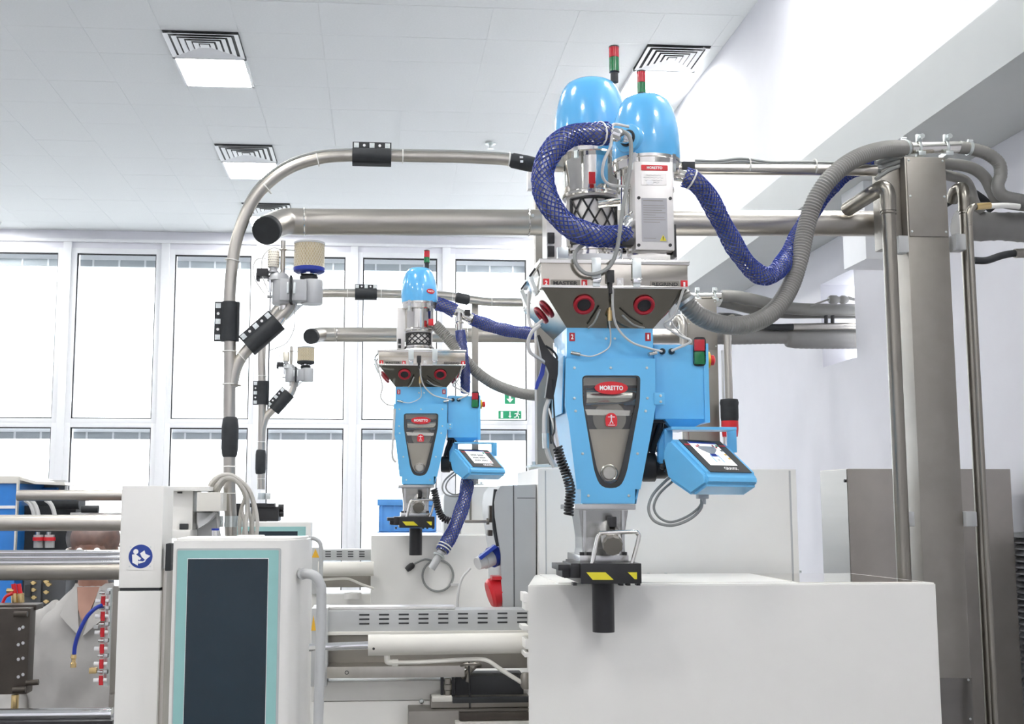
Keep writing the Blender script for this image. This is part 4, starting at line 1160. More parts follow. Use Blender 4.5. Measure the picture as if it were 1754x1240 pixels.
# ---- suction air filter units
def filter_unit(Y, px, py, q, label):
    """px,py: measured centre of the joint between both grey canisters, q: size ratio against the near unit"""
    u = lambda x, y, dy=0: P(px + (x - 512) * q, py + (y - 493) * q, Y + dy)
    k = S(Y) * q
    t = root('air_filter_unit', u(500, 520), label, 'filter', 'suction air filter units on the steel pipes')
    zz = lambda y: u(512, y).z
    def can(xc, r, y0, y1, name, m='greyplast', top=True):
        c = u(xc, (y0 + y1) / 2)
        g = G(); R = r * k
        g.lathe([(R * .96, zz(y1)), (R, zz(y1) + .004), (R, zz(y0) - .006), (R * .94, zz(y0))], (c.x, Y, 0), n=28)
        return g.obj(name, m, t)
    can(488, 22, 481, 522, 'left_canister'); can(534, 19, 480, 521, 'right_canister')
    g = G(); c = u(510.5, 500); g.box((u(491, 0).x, Y - .055 * q / 1, zz(519)), (u(535, 0).x, Y + .02, zz(483)), .004); g.obj('bridge_body', 'greyplast', t)
    g = G(); g.box((u(507.5, 0).x, Y - .072 * (k / .002), zz(524)), (u(511.5, 0).x, Y + .03, zz(478)), .003); g.obj('seal_band', 'rubber', t)
    for x in (504.5, 515):
        g = G(); g.box((u(x - 2, 0).x, Y - .060 * (k / .002), zz(508)), (u(x + 2, 0).x, Y - .05 * (k / .002), zz(489)), .002); g.obj('clip', 'zinc', t)
    g = G(); g.lathe([(20 * k, zz(482)), (18 * k, zz(474)), (13 * k, zz(469)), (0, zz(468))], (u(487, 0).x, Y, 0), n=24); g.obj('canister_lid', 'greyplast', t)
    # large pleated filter
    x = u(537, 0).x
    g = G(); n = 48
    for i in range(n):
        pass
    ring = lambda z, ph: [V((x + (25.3 * k + (.0012 if (i + ph) % 2 else -.0016)) * math.cos(2 * PI * i / n), Y + (25.3 * k + (.0012 if (i + ph) % 2 else -.0016)) * math.sin(2 * PI * i / n), z)) for i in range(n)]
    g.hexa(ring(zz(460), 0), ring(zz(418), 0)); fl = g.obj('pleated_filter', 'paper', t)
    # diamond outer mesh
    g = G(); nz_, na = 10, 32
    for s_ in (1, -1):
        for a in range(na):
            if True:
                pth = []
                for j in range(nz_ + 1):
                    an = 2 * PI * (a + s_ * j * .5) / na
                    pth.append(V((x + 26 * k * math.cos(an), Y + 26 * k * math.sin(an), zz(460) + (zz(418) - zz(460)) * j / nz_)))
                g.tube(pth, .0009 * q ** .5, 4, caps=False)
    mm = g.obj('filter_mesh', 'mesh', fl)
    g = G(); g.lathe([(26.8 * k, zz(419)), (27 * k, zz(416)), (24 * k, zz(414.5)), (0, zz(415))], (x, Y, 0), n=36); g.obj('filter_cap', 'greyplast', fl)
    g = G(); g.lathe([(22 * k, zz(468)), (27 * k, zz(465)), (27 * k, zz(459)), (24 * k, zz(458))], (x, Y, 0), n=36); g.obj('filter_rim', 'navy' if q > .8 else 'rubber', fl)
    g = G(); g.lathe([(15 * k, zz(481)), (16 * k, zz(474)), (13 * k, zz(472)), (15 * k, zz(466))], (x, Y, 0), n=24); g.obj('filter_neck', 'rubber', fl)
    g = G(); g.torus((x, Y, zz(470)), (0, 0, 1), 15 * k, 1.6 * k, 24, 6); g.box((x - 4 * k, Y - 18 * k, zz(472)), (x + 3 * k, Y - 14 * k, zz(467)), .001); g.obj('hose_clip', 'chrome', fl)
    # small perforated filter and pipe
    x2 = u(478, 0).x
    g = G(); g.lathe([(9 * k, zz(460)), (9.8 * k, zz(459)), (9.8 * k, zz(433)), (8.8 * k, zz(431)), (0, zz(431))], (x2, Y - .01, 0), n=24); sf = g.obj('small_filter', 'mesh', t)
    if q > .8:
        h = G()
        for r_ in range(6):
            for a in range(9):
                an = -PI * .98 + PI * .96 * (a + .5 * (r_ % 2)) / 9
                p = V((x2 + 9.7 * k * math.cos(an), Y - .01 + 9.7 * k * math.sin(an), zz(456 - r_ * 4.2)))
                h.cyl(p, p + V((math.cos(an), math.sin(an), 0)) * .0009, .9 * k, n=6)
        h.obj('perforation', 'label', sf)
    g = G(); g.lathe([(9 * k, zz(469)), (9 * k, zz(466)), (7 * k, zz(465)), (7 * k, zz(460))], (x2, Y - .01, 0), n=18); g.obj('small_neck', 'greyplast', t)
    x3 = u(493, 0).x
    g = G(); g.lathe([(4.2 * k, zz(472)), (4.2 * k, zz(413))], (x3, Y, 0), n=14); g.torus((x3, Y, zz(428)), (0, 0, 1), 5 * k, 1.8 * k, 16, 6); g.obj('vent_pipe', 'brushed', t)
    g = G(); g.tube([u(482, 427), u(504, 429)], 1.4 * k, 6); g.obj('pipe_tee', 'zinc', t)
    g = G(); g.box((u(451, 0).x, Y - .03, zz(476)), (u(470, 0).x, Y + .03, zz(463)), .003); g.box((u(450, 0).x, Y - .02, zz(482)), (u(455, 0).x, Y + .02, zz(470)), .002); g.obj('solenoid', 'black', t)
    for pts, r_ in (([(482, 427), (466, 425), (452, 437), (448, 455), (450, 475), (456, 490), (460, 500)], 1.1), ([(468, 448), (452, 442), (438, 446), (433, 462), (438, 480), (448, 496), (456, 506)], 1.0), ([(504, 429), (510, 433), (516, 436)], 1.3)):
        g = G(); g.tube(smooth_path([u(a, b, -.02) for a, b in pts], 6), r_ * k, 6); g.obj('air_line', 'cable', t)
    g = G(); g.tube(smooth_path([u(504, 522), u(505, 545), u(503, 565), (u(490, 588)), u(462, 600)], 6), .9 * k, 6); g.obj('air_line', 'cable', t)
    g = G(); g.cyl(u(463, 475, -.02), u(463, 500, -.02), 2.6 * k, n=10); g.cyl(u(458, 508, -.02), u(466, 508, -.02), 2.4 * k, n=10); g.obj('line_fitting', 'chrome', t)
    # outlet elbow beneath
    g = G(); g.tube(smooth_path([u(488, 518), u(487, 533), u(481, 545), u(474, 556)], 6), 9.0 * k, 16); g.obj('outlet_elbow', 'steel', t)
    g = G(); g.prism([u(494, 522), u(520, 522), u(492, 548), u(488, 548)], (0, .004, 0)); g.obj('gusset', 'zinc', t)
    return t
filter_unit(NY, 512, 493, 1.0, 'grey air filter unit with a tall yellow pleated filter, on the front steel pipe')
filter_unit(FY, 514, 638, .56, 'small looking grey air filter unit with yellow filter, on the rear steel pipe')

# ---- exhaust ducts with black end caps
def duct(Y, pts, r, cap, label, joints, end=None):
    t = root('exhaust_duct', P(pts[2][0], pts[2][1] + 20, Y), label, 'duct', 'large steel exhaust ducts')
    path = smooth_path([P(a, b, Y + c) for a, b, c in pts[:4]], 8)
    g = G(); g.tube(path, r, 28); g.obj('elbow', 'brushedx', t)
    a, b = P(*pts[3][:2], Y), P(*pts[4][:2], Y)
    g = G(); g.cyl(a, b, r * .985, n=32); g.obj('duct_pipe', 'brushedx', t)
    d = (path[0] - path[1]).normalized()
    g = G(); g.lathe([(r * 1.03, 0), (r * 1.03, .03), (r * .97, .034), (0, .034)], path[0] - d * .02, d, 28); g.obj('end_cap', 'rubber', t)
    for px, py in joints:
        c = P(px, py, Y); g = G(); g.torus(c, b - a, r, .003, 32, 6); g.obj('joint_ring', 'steel', t)
    return t
r = 23.2 * S(4.15)
nd = duct(4.15, [(457, 394, -.16), (466, 388, -.10), (490, 380, -.02), (522, 380, 0), (1520, 383, 0)], r, None, 'large steel exhaust duct of the front machine, black end cap at upper left', ((905, 381), (522, 380)))
c = P(912, 370, 4.15 - r)
g = G(); g.cyl(c, c - V((0, .01, 0)), .006, n=8); g.obj('joint_bolt', 'zinc', nd)
FD = 7.0
fd = duct(FD, [(533, 576, -.16), (539, 575, -.10), (551, 573, -.02), (570, 573, 0), (1180, 576, 0)], 12.8 * S(FD), None, 'exhaust duct of the rear machine, crossing in front of the windows', ((577, 573), (800, 574)))

# ---- thin square support posts
def post(px, w, ytop, yfoot, Y, label, m='brushed', plate=True):
    a, b = pbox(px - w / 2, ytop, px + w / 2, yfoot, Y, Y + w * S(Y))
    t = root('support_post', ((a.x + b.x) / 2, Y, a.z), label, 'post')
    g = G(); g.box(a, b, .004); g.obj('post', m, t)
    g = G(); g.box((a.x - .03, Y - .03, a.z - .001), (b.x + .03, b.y + .03, a.z + .008), .002); fp_ = g.obj('foot_plate', 'zinc', t)
    for dx in (-.015, .015):
        g = G(); cc = V((a.x + (0 if dx < 0 else b.x - a.x) + dx, Y - .012, a.z + .008)); g.cyl(cc, cc + V((0, 0, .012)), .008, n=6); g.obj('foot_bolt', 'zinc', fp_)
    return t
PN = post(933, 29, 302, 800, 4.45, 'square steel post behind the left edge of the large blender', 'dullsteel')
g = G(); g.box(*pbox(904, 294, 948, 324, 4.40, 4.44), .003); g.obj('head_plate', 'plate', PN)
g = G(); g.tube([P(905, 803, 4.45), P(922, 798, 4.45), P(940, 797, 4.45)], .006, 8); g.obj('bracket_arm', 'zinc', PN)
PF = post(814, 11, 516, 831, 6.735, 'thin steel post behind the far blender, in front of the window', 'dullsteel')

# ---- main column at right with pipework
def column(Y, x0, x1, ytop, ycover, zfoot, label, q):
    k = S(Y)
    a, b = pbox(x0, ytop, x1, 800, Y, Y + .13)
    t = root('service_column', ((a.x + b.x) / 2, Y + .06, zfoot), label, 'column', 'square steel service columns')
    g = G(); g.box((a.x, Y, zfoot), (b.x, Y + .13, b.z), .004); g.obj('column', 'dullsteel', t)
    zc_ = P(x0, ycover, Y).z
    g = G(); g.box((a.x + .006, Y - .004, zc_), (b.x - .002, Y, b.z - .004), .0015); cv = g.obj('cover_plate', 'dullsteel', t)
    for xx in (a.x + .014, b.x - .012):
        for f in (.06, .5, .95):
            inst(SCREW, 'screw', cv, (xx, Y - .004, zc_ + (b.z - zc_) * f))
    return t, a, b
CY_ = 3.95
tc, ca, cb = column(CY_, 1561, 1632, 269, 405, 0, 'large square steel column at right, beside the white machine box', 1)
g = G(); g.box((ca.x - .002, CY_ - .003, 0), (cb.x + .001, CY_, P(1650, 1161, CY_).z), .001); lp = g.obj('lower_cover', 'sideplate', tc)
for y in (1164, 1231):
    inst(SCREW, 'screw', lp, (cb.x - .012, CY_ - .003, P(1682, y, CY_).z))
g = G(); g.box((ca.x - .07, CY_ + .04, P(1545, 420, CY_).z), (ca.x, CY_ + .12, cb.z - .01), .004); g.obj('rear_box', 'dullsteel', tc)
for px0, px1, y0, y1 in ((1540, 1557, 403, 432), (1637, 1655, 400, 428), (1555, 1567, 876, 902), (1655, 1674, 876, 902)):
    g = G(); g.box(*pbox(px0, y0, px1, y1, CY_ - .02, CY_ + .03), .005); g.obj('pipe_bracket', 'greyp', tc)
# tube stub on top held by two saddle clamps
h0, h1 = P(1548, 254, CY_ + .05), P(1645, 252, CY_ + .05)
hr = 13 * S(CY_) * .85
tsx = root('tube_stub', h0.lerp(h1, .5) - V((0, 0, hr)), 'short steel tube clamped on top of the large column', 'tube')
g = G(); g.cyl(h0, h1, hr, n=24); g.obj('tube', 'steel', tsx)
for px in (1573, 1620):
    c = P(px, 254, CY_ + .05)
    g = G(); g.torus(c, (1, 0, 0), hr * 1.05, .005, 22, 8); g.box(c + V((-.014, -.03, -hr - .012)), c + V((.014, .03, -hr + .004)), .002); cl = g.obj('saddle_clamp', 'zinc', tsx)
    g = G(); g.box(c + V((-.010, -.012, hr)), c + V((.010, .0, hr + .028)), .002); g.cyl(c + V((.004, -.03, hr + .016)), c + V((.004, .01, hr + .016)), .009, n=10); g.obj('clamp_screw', 'zinc', cl)
def vpipe(px_t, py_t, px_b, Y, r, label, elbow, name='riser_pipe', zb=0.0, m='pipedk'):
    a = P(px_t, py_t, Y)
    t = root(name, (a.x, Y, zb), label, 'pipe')
    g = G(); g.cyl((a.x, Y, zb), a, r, n=20); g.obj('pipe', m, t)
    pth = smooth_path([a - V((0, 0, .02)), a] + [P(x, y, Y + dy) for x, y, dy in elbow], 7)
    g = G(); g.tube(pth, r * 1.15, 18); g.obj('elbow', m, t)
    g = G(); g.torus(a - V((0, 0, .03)), (0, 0, 1), r * 1.05, r * .12, 22, 8); g.obj('socket_ring', m, t)
    return t
v1 = vpipe(1521, 352, 1545, 3.88, 12.2 * S(3.88), 'steel riser pipe with elbow, just left of the large column', [(1520, 332, 0), (1512, 322, .01), (1496, 330, .05), (1452, 358, .22)])
v2 = vpipe(1652, 352, 1672, 4.02, 9.5 * S(4.02), 'steel riser pipe with short elbow, just right of the large column', [(1651, 334, 0), (1647, 322, .02), (1636, 328, .05), (1630, 345, .08)])
v3 = vpipe(1660, 372, 1688, 3.86, 5.5 * S(3.86), 'thinner steel riser pipe in front, right of the large column', [(1661, 364, 0), (1668, 354, 0), (1690, 352, .02)], 'riser_pipe')
g = G(); g.cyl(P(1672, 354, 3.86), P(1696, 352, 3.86), .012, n=14); g.obj('copper_joint', 'brass', v3)
g = G(); g.tube(smooth_path(pts3([(1696, 353), (1720, 352), (1738, 353), (1746, 354)], 3.86), 5), .010, 12); g.obj('insulated_end', 'tie', v3)
# wrapped flexible duct going right
dpath, _ = resample(smooth_path(pts3([(1640, 384), (1680, 388), (1720, 388), (1790, 392), (1840, 394)], 4.15), 6), .012)
g = G(); rr = 26 * S(4.15); g.tube(dpath, rr, 24, rf=lambda q: rr * (1 + (.035 if q % 4 == 0 else 0) + .03 * math.sin(q * .35)))
tag(g.obj('flexible_duct', 'duct'), 'wide grey wrapped flexible duct leaving the large column to the right', 'duct')
g = G(); g.tube(smooth_path(pts3([(1668, 446), (1690, 446), (1715, 438), (1738, 434), (1790, 432)], 3.95), 6), .013, 12); o = g.obj('black_hose', 'rubber'); tag(o, 'thin black hose right of the large column, below the wrapped duct', 'hose')
g = G(); g.cyl(P(1738, 434, 3.95), P(1800, 432, 3.95), .017, n=14); g.obj('hose_ferrule', 'dullsteel', o)
# far column
tf, fa, fb = column(6.75, 1178, 1231, 512, 598, 0, 'steel service column behind the large blender, belonging to the rear machine', .57)
h0, h1 = P(1170, 507, 6.8), P(1238, 507, 6.8); hr = 6.0 * S(6.8)
tsx = root('tube_stub', h0.lerp(h1, .5) - V((0, 0, hr)), 'short steel tube clamped on top of the rear column', 'tube')
g = G(); g.cyl(h0, h1, hr, n=18); g.obj('tube', 'steel', tsx)
for px in (1194, 1224):
    c = P(px, 507, 6.8); g = G(); g.torus(c, (1, 0, 0), hr * 1.08, .006, 18, 8); g.box(c + V((-.018, -.03, -hr - .014)), c + V((.018, .03, -hr + .004)), .002); cl = g.obj('saddle_clamp', 'zinc', tsx)
    g = G(); g.box(c + V((-.012, -.012, hr)), c + V((.012, .0, hr + .03))); g.cyl(c + V((0, -.03, hr + .016)), c + V((0, .01, hr + .016)), .010, n=8); g.obj('clamp_screw', 'zinc', cl)
# rear riser with black and red sleeve
a = P(1246, 575, 6.66)
t = root('riser_pipe', (a.x, 6.66, 0), 'steel riser with black and red sleeve, right of the large blender', 'pipe')
g = G(); g.cyl((a.x, 6.66, 0), a, 6.6 * S(6.66), n=18); g.obj('pipe', 'brushed', t)
g = G(); g.tube(smooth_path([a - V((0, 0, .03)), a + V((0, 0, .04)), P(1248, 550, 6.68), P(1256, 545, 6.74), P(1262, 550, 6.8)], 6), 7.4 * S(6.66), 16); g.obj('elbow', 'brushed', t)
zz = lambda y: P(1244, y, 6.66).z
g = G(); g.lathe([(14.5 * S(6.66), zz(722)), (15.5 * S(6.66), zz(715)), (15.5 * S(6.66), zz(695)), (16.5 * S(6.66), zz(690)), (15 * S(6.66), zz(684)), (8 * S(6.66), zz(683))], (a.x, 6.66, 0), n=22); g.obj('black_sleeve', 'rubber', t)
g = G(); g.lathe([(13 * S(6.66), zz(748)), (14.8 * S(6.66), zz(735)), (14.8 * S(6.66), zz(721))], (a.x, 6.66, 0), n=22); g.obj('red_sleeve', 'red', t)
a = P(1234, 580, 6.72)
g = G(); g.cyl((a.x, 6.72, 0), P(1237, 600, 6.72), .008, n=10); o = g.obj('thin_pipe', 'frame'); tag(o, 'thin white pipe beside the rear riser, right of the blue cabinet', 'pipe')
a2 = P(1170, 548, 6.66)
t = root('riser_pipe', (a2.x, 6.66, 0), 'steel riser with elbow half hidden by the right corner of the large blender', 'pipe')
g = G(); g.cyl((a2.x, 6.66, 0), P(1170, 570, 6.66), 6.4 * S(6.66), n=16); g.obj('pipe', 'brushed', t)
g = G(); g.tube(smooth_path([P(1170, 575, 6.66), P(1170, 556, 6.66), P(1165, 546, 6.68), P(1158, 548, 6.72), P(1154, 556, 6.8)], 6), 7.4 * S(6.66), 14); g.obj('elbow', 'brushed', t)

# ---- hoses
def corr(pts, Y, r, label, name='corrugated_hose', step=.0105, m='hose', cuff=True, group=None, cat='hose', amp=.06):
    path = smooth_path(pts3(pts, Y), 10)
    rp, L = resample(path, step / 2)
    g = G(); g.tube(rp, r, 16, rf=lambda q: r * (1 + (amp if q % 2 else -amp)))
    o = g.obj(name, m); tag(o, label, cat, group)
    return o, rp
def clampring(o, p, d, r):
    g = G(); d = V(d).normalized(); g.lathe([(r * 1.05, -.006), (r * 1.12, -.005), (r * 1.12, .005), (r * 1.05, .006)], p, d, 22)
    c = g.obj('hose_clip', 'zinc', o)
    u, v, _ = basis(d)
    g = G(); g.cyl(p + V((-.008, -.004, r * 1.2)), p + V((.010, -.004, r * 1.2)), .006, n=8); g.obj('clip_screw', 'zinc', c)
HY = 3.72
o, rp = corr([(1166, 505, 3.62), (1180, 525, 3.62), (1205, 545, 3.64), (1245, 557, 3.68), (1290, 553, 3.72), (1328, 530, 3.76), (1354, 490, 3.80), (1370, 440, 3.82), (1382, 385, 3.84), (1398, 340, 3.84), (1425, 302, 3.84), (1465, 272, 3.87), (1510, 257, 3.93), (1552, 254, 4.0)], HY, 15.6 * S(3.80), 'long grey ribbed hose sagging from the large blender to the large column')
clampring(o, rp[-4], rp[-1] - rp[-9], 15.6 * S(3.8))
clampring(o, rp[5], rp[9] - rp[0], 15.6 * S(3.8))
o, rp = corr([(1642, 252, 4.0), (1668, 256, 4.0), (1692, 264, 4.0), (1711, 280, 4.0), (1714, 300, 4.0), (1709, 318, 4.0), (1716, 334, 4.0), (1738, 341, 4.0), (1790, 348, 4.0)], 4.0, 11.5 * S(4.0), 'grey hose curving down from the tube on the large column to the right edge', amp=.03)
clampring(o, rp[8], rp[12] - rp[4], 11.5 * S(4.0))
g = G(); g.tube(smooth_path(pts3([(1612, 279, 4.06), (1660, 286, 4.06), (1685, 302, 4.06), (1698, 325, 4.06), (1708, 342, 4.06), (1730, 349, 4.08), (1790, 356, 4.08)], 4.06), 8), 10.5 * S(4.06), 16); tag(g.obj('smooth_hose', 'hose'), 'smooth grey hose just below the ribbed one right of the large column', 'hose')
g = G(); g.tube(smooth_path(pts3([(1612, 298, 4.10), (1650, 308, 4.12), (1662, 325, 4.12), (1668, 345, 4.12), (1680, 365, 4.12)], 4.12), 8), 9.5 * S(4.1), 14); tag(g.obj('smooth_hose', 'hose'), 'short grey hose looping down behind the elbow right of the large column', 'hose')
g = G(); g.tube(smooth_path(pts3([(1612, 352, 4.2), (1655, 330, 4.2), (1680, 340, 4.2), (1700, 360, 4.2)], 4.2), 8), .017, 12); tag(g.obj('black_hose', 'rubber'), 'black hose behind the elbow right of the large column', 'hose')
# cables entering the column head from the left
for i, (y0, y1, r_) in enumerate(((268, 271, .011), (276, 280, .009), (284, 290, .008))):
    g = G(); g.tube(smooth_path(pts3([(1500, y1 + 9 + i * 4), (1520, y1 + 3), (1545, y0), (1566, y0 + 1)], 3.99), 6), r_, 10); tag(g.obj('cable', 'cabledk'), '%s of three grey cables entering the head of the large column' % ('topmost', 'middle one', 'lowest')[i], 'cable')

def sleeved(pts, Y, r, label, seed=0, group='blue net-sleeved hoses', loose=1.0):
    """grey hose inside a loose blue net sleeve: two families of helical strands"""
    path = smooth_path(pts3(pts, Y), 10)
    rp, L = resample(path, .008)
    t = root('sleeved_hose', rp[0], label, 'hose', group)
    g = G(); g.tube(rp, r * .86, 16); g.obj('inner_hose', 'hosein', t)
    fr = frames(rp)
    ns = 12; pitch = r * 6.5
    g = G()
    rnd = random.Random(seed)
    for s_ in (1, -1):
        for k_ in range(ns):
            pth = []
            for q, (p, u, v, tt) in enumerate(fr):
                a = 2 * PI * (k_ / ns + s_ * (L * q / (len(fr) - 1)) / pitch)
                w = r * (1 + .05 * loose * math.sin(q * .31 + seed) + .03 * loose * math.sin(q * .83 + k_))
                pth.append(p + (u * math.cos(a) + v * math.sin(a)) * w)
            g.tube(pth, r * .06, 4, caps=False)
    tag(g.obj('net_sleeve', 'net', t), kind='stuff')
    return t, rp
t, rp = sleeved([(1040, 229, 3.36), (1020, 229, 3.345), (985, 231, 3.33), (955, 247, 3.31), (934, 280, 3.30), (930, 315, 3.30), (943, 352, 3.30), (975, 387, 3.31), (1015, 403, 3.33), (1050, 405, 3.36), (1072, 404, 3.385)], 3.3, 19.5 * S(3.33), 'thick blue net-sleeved hose looping left from the front loader dome to its base', 1)
tie(t, rp[3], rp[5] - rp[1], 19.5 * S(3.33), 'cable_tie')
t, rp = sleeved([(1172, 303, 3.46), (1190, 311, 3.46), (1212, 336, 3.50), (1237, 382, 3.56), (1262, 427, 3.62), (1287, 460, 3.68), (1311, 473, 3.72), (1333, 462, 3.78), (1354, 430, 3.86), (1376, 388, 3.92), (1402, 345, 3.96), (1440, 303, 4.03), (1480, 283, 4.05), (1530, 273, 4.06)], 3.6, 16.5 * S(3.6), 'blue net-sleeved hose hanging in a V between the front loader and the column', 2)
tie(t, rp[3], rp[5] - rp[1], 16.5 * S(3.6))
t, rp = sleeved([(748, 520, 6.0), (762, 524, 6.0), (780, 533, 6.0)], 6.0, 11.5 * S(6.0), 'short blue net-sleeved hose stub at the far loader', 3)
t, rp = sleeved([(806, 546, 6.05), (830, 555, 6.1), (865, 565, 6.2), (900, 570, 6.3), (950, 572, 6.4)], 6.1, 10.5 * S(6.1), 'blue net-sleeved hose from the far tee, passing right behind the near blender', 4)
t, rp = sleeved([(788, 566, 6.0), (791, 590, 6.0), (795, 620, 6.0), (797, 650, 6.02), (797, 672, 6.05)], 6.0, 8.5 * S(6.0), 'blue net-sleeved hose dropping from the far tee beside the hopper', 5)
t, rp = sleeved([(803, 812, 6.0), (797, 850, 5.95), (788, 880, 5.92), (776, 910, 5.90), (762, 935, 5.88), (757, 944, 5.87)], 5.7, 11.5 * S(5.7), 'blue net-sleeved hose hanging below the far touch panel, with a bare end', 6)
tie(t, rp[-5], rp[-1] - rp[-6], 12 * S(5.7)); tie(t, rp[-3], rp[-1] - rp[-6], 12 * S(5.7))
g = G(); g.cyl(rp[-1], P(739, 974, 5.87), 6.5 * S(5.87), n=16); g.obj('hose_nozzle', 'greyplast', t)
g = G(); g.torus(P(752, 952, 5.87), rp[-1] - rp[-4], 9 * S(5.66), 2 * S(5.66), 18, 6); g.obj('nozzle_ring', 'zinc', t)
# steel tee between the far hoses
t = root('steel_tee', P(787, 562, 6.0), 'steel tee piece joining the far blue hoses', 'fitting')
g = G(); g.tube(smooth_path(pts3([(778, 532), (788, 537), (800, 543), (808, 547)], 6.02), 5), 8.5 * S(6), 14); g.obj('tee_body', 'steel', t)
g = G(); g.cyl(P(786, 536, 6.0), P(787, 566, 6.0), 5.5 * S(6), n=14); g.torus(P(787, 553, 6.0), (0, 0, 1), 6.5 * S(6), 2 * S(6), 18, 6); g.obj('tee_branch', 'steel', t)
g = G(); g.box(*pbox(796, 530, 806, 540, 5.98, 6.0), .003); g.obj('tee_clip', 'black', t)
# far grey ribbed hose
o, rp = corr([(744, 556, 6.0), (752, 563, 6.0), (770, 583, 6.0), (785, 602, 6.0), (800, 620, 6.02), (820, 640, 6.05), (845, 657, 6.1), (875, 669, 6.2), (905, 676, 6.3), (950, 679, 6.4)], 6.0, 9.5 * S(6.05), 'grey ribbed hose from the far hopper, sagging right in front of the exit signs', step=.010)
g = G(); g.cyl(P(776, 590, 6.0), P(787, 602, 6.0), 9 * S(6), n=14); g.obj('hose_joint', 'alu', o)

# far hoses running to the wall opening
FO = 6.8
def runs(pts, r, m, name, label, cat='pipe', Y=FO):
    g = G(); g.tube(smooth_path(pts3(pts, Y), 8), r, 16); o = g.obj(name, m); return tag(o, label, cat)
o = runs([(1236, 507, 6.8), (1262, 508, 6.8), (1300, 516), (1340, 526), (1390, 530), (1500, 531)], 11 * S(FO), 'hose', 'smooth_hose', 'upper grey hose running from the rear column to the wall opening', 'hose')
o = runs([(1232, 517, 6.85), (1262, 524, 6.88), (1300, 532, 6.88), (1345, 537, 6.88), (1400, 537, 6.88), (1500, 538, 6.88)], 9 * S(FO), 'hose', 'smooth_hose', 'second grey hose under the upper one, running to the wall opening', 'hose')
o = runs([(1232, 541, 6.9), (1262, 543, 6.72), (1290, 553), (1320, 560), (1358, 560)], 6 * S(FO), 'rubber', 'black_hose', 'black hose arching behind the ribbed hose, right of the rear column', 'hose')
o = runs([(1358, 560, 6.8), (1420, 559, 6.8), (1500, 559, 6.8)], 6 * S(FO), 'brushed', 'steel_tube', 'horizontal steel tube entering the wall opening', 'pipe')
dp, _ = resample(smooth_path(pts3([(1190, 576, 6.86), (1260, 577, 6.86), (1340, 576, 6.86), (1362, 580, 6.86), (1420, 581, 6.86), (1500, 581, 6.86)], 6.86), 8), .016)
g = G(); rr = 14.5 * S(6.86); g.tube(dp, rr, 20, rf=lambda q: rr * ((.92 if q < len(dp) * .5 else 1.18) + (.03 if q % 2 else 0))); tag(g.obj('flexible_duct', 'duct'), 'thick grey flexible duct below the tubes, leaving through the wall opening', 'duct')
t = root('valve_fitting', P(1435, 518, 6.72), 'small grey valve fitting with lever on the hose at the wall opening', 'valve')
g = G(); g.lathe([(.018, 0), (.026, .012), (.026, .05), (.019, .06), (.019, .07), (.026, .08), (.026, .10), (.016, .12)], P(1419, 513, 6.72), (1, 0, 0), 14); g.obj('valve_body', 'hose', t)
g = G(); g.tube([P(1388, 524, 6.72), P(1422, 512, 6.72)], .006, 6); g.tube([P(1452, 510, 6.72), P(1500, 522, 6.72)], .01, 6); g.obj('valve_lever', 'hose', t)
for px in (1415, 1426):
    g = G(); g.cyl(P(px, 538, 6.8), P(px, 557, 6.8), .012, n=8); g.obj('hanger', 'black', t)

# bare coiled cable with plug in front of the far machine box
t = root('looped_cable', P(750, 1015, 6.2), 'grey cable tied in a ring with a black plug, on the far white box', 'cable')
g = G(); c = P(750, 986, 6.205); g.torus(c, (0, 1, 0), 26 * S(6.205), 1.9 * S(6.205), 40, 8); g.obj('cable_ring', 'cabledk', t)
g = G(); g.tube(smooth_path(pts3([(740, 960), (728, 958), (715, 963), (706, 968)], 6.2), 6), 1.7 * S(6.2), 8); g.obj('cable_end', 'cabledk', t)
g = G(); g.lathe([(.010, 0), (.017, .012), (.017, .035), (.013, .05), (0, .05)], P(709, 966, 6.2), P(694, 978, 6.2) - P(709, 966, 6.2), 12); g.obj('plug', 'black', t)
g = G(); g.box(*pbox(772, 999, 786, 1004, 6.19, 6.205), .002); g.obj('cable_tag', 'cable', t)

# coiled cords
def coil(pts, Y, R, wire, turns, label):
    rp, L = resample(smooth_path(pts3(pts, Y), 8), .004)
    N = turns * 14
    path = []
    for i in range(N + 1):
        p, d = along(rp, i / N)
        u = d.cross(V((0, 1, 0))); u = u.normalized() if u.length > .1 else V((1, 0, 0)); v = d.cross(u).normalized()
        a = 2 * PI * i / 14
        path.append(p + (u * math.cos(a) + v * math.sin(a)) * R)
    g = G(); g.tube(path, wire, 6); o = g.obj('coiled_cord', 'black'); return tag(o, label, 'cord')
o = coil([(955, 766, 3.40), (960, 785, 3.40), (970, 812, 3.40), (977, 840, 3.41), (975, 862, 3.41), (974, 882, 3.41)], 3.4, .0125, .0034, 22, 'black coiled cord hanging at the left side of the large blender')
g = G(); g.tube(smooth_path(pts3([(952, 768, 3.42), (945, 750, 3.44), (950, 735, 3.46), (948, 690, 3.50), (946, 650, 3.5)], 3.4), 6), .003, 6); g.obj('cord_lead', 'black', o)
coil([(743, 838, 5.8), (747, 855, 5.8), (752, 876, 5.8), (760, 888, 5.8), (770, 892, 5.8)], 5.8, .014, .005, 16, 'black coiled cord hanging right of the far blender outlet')

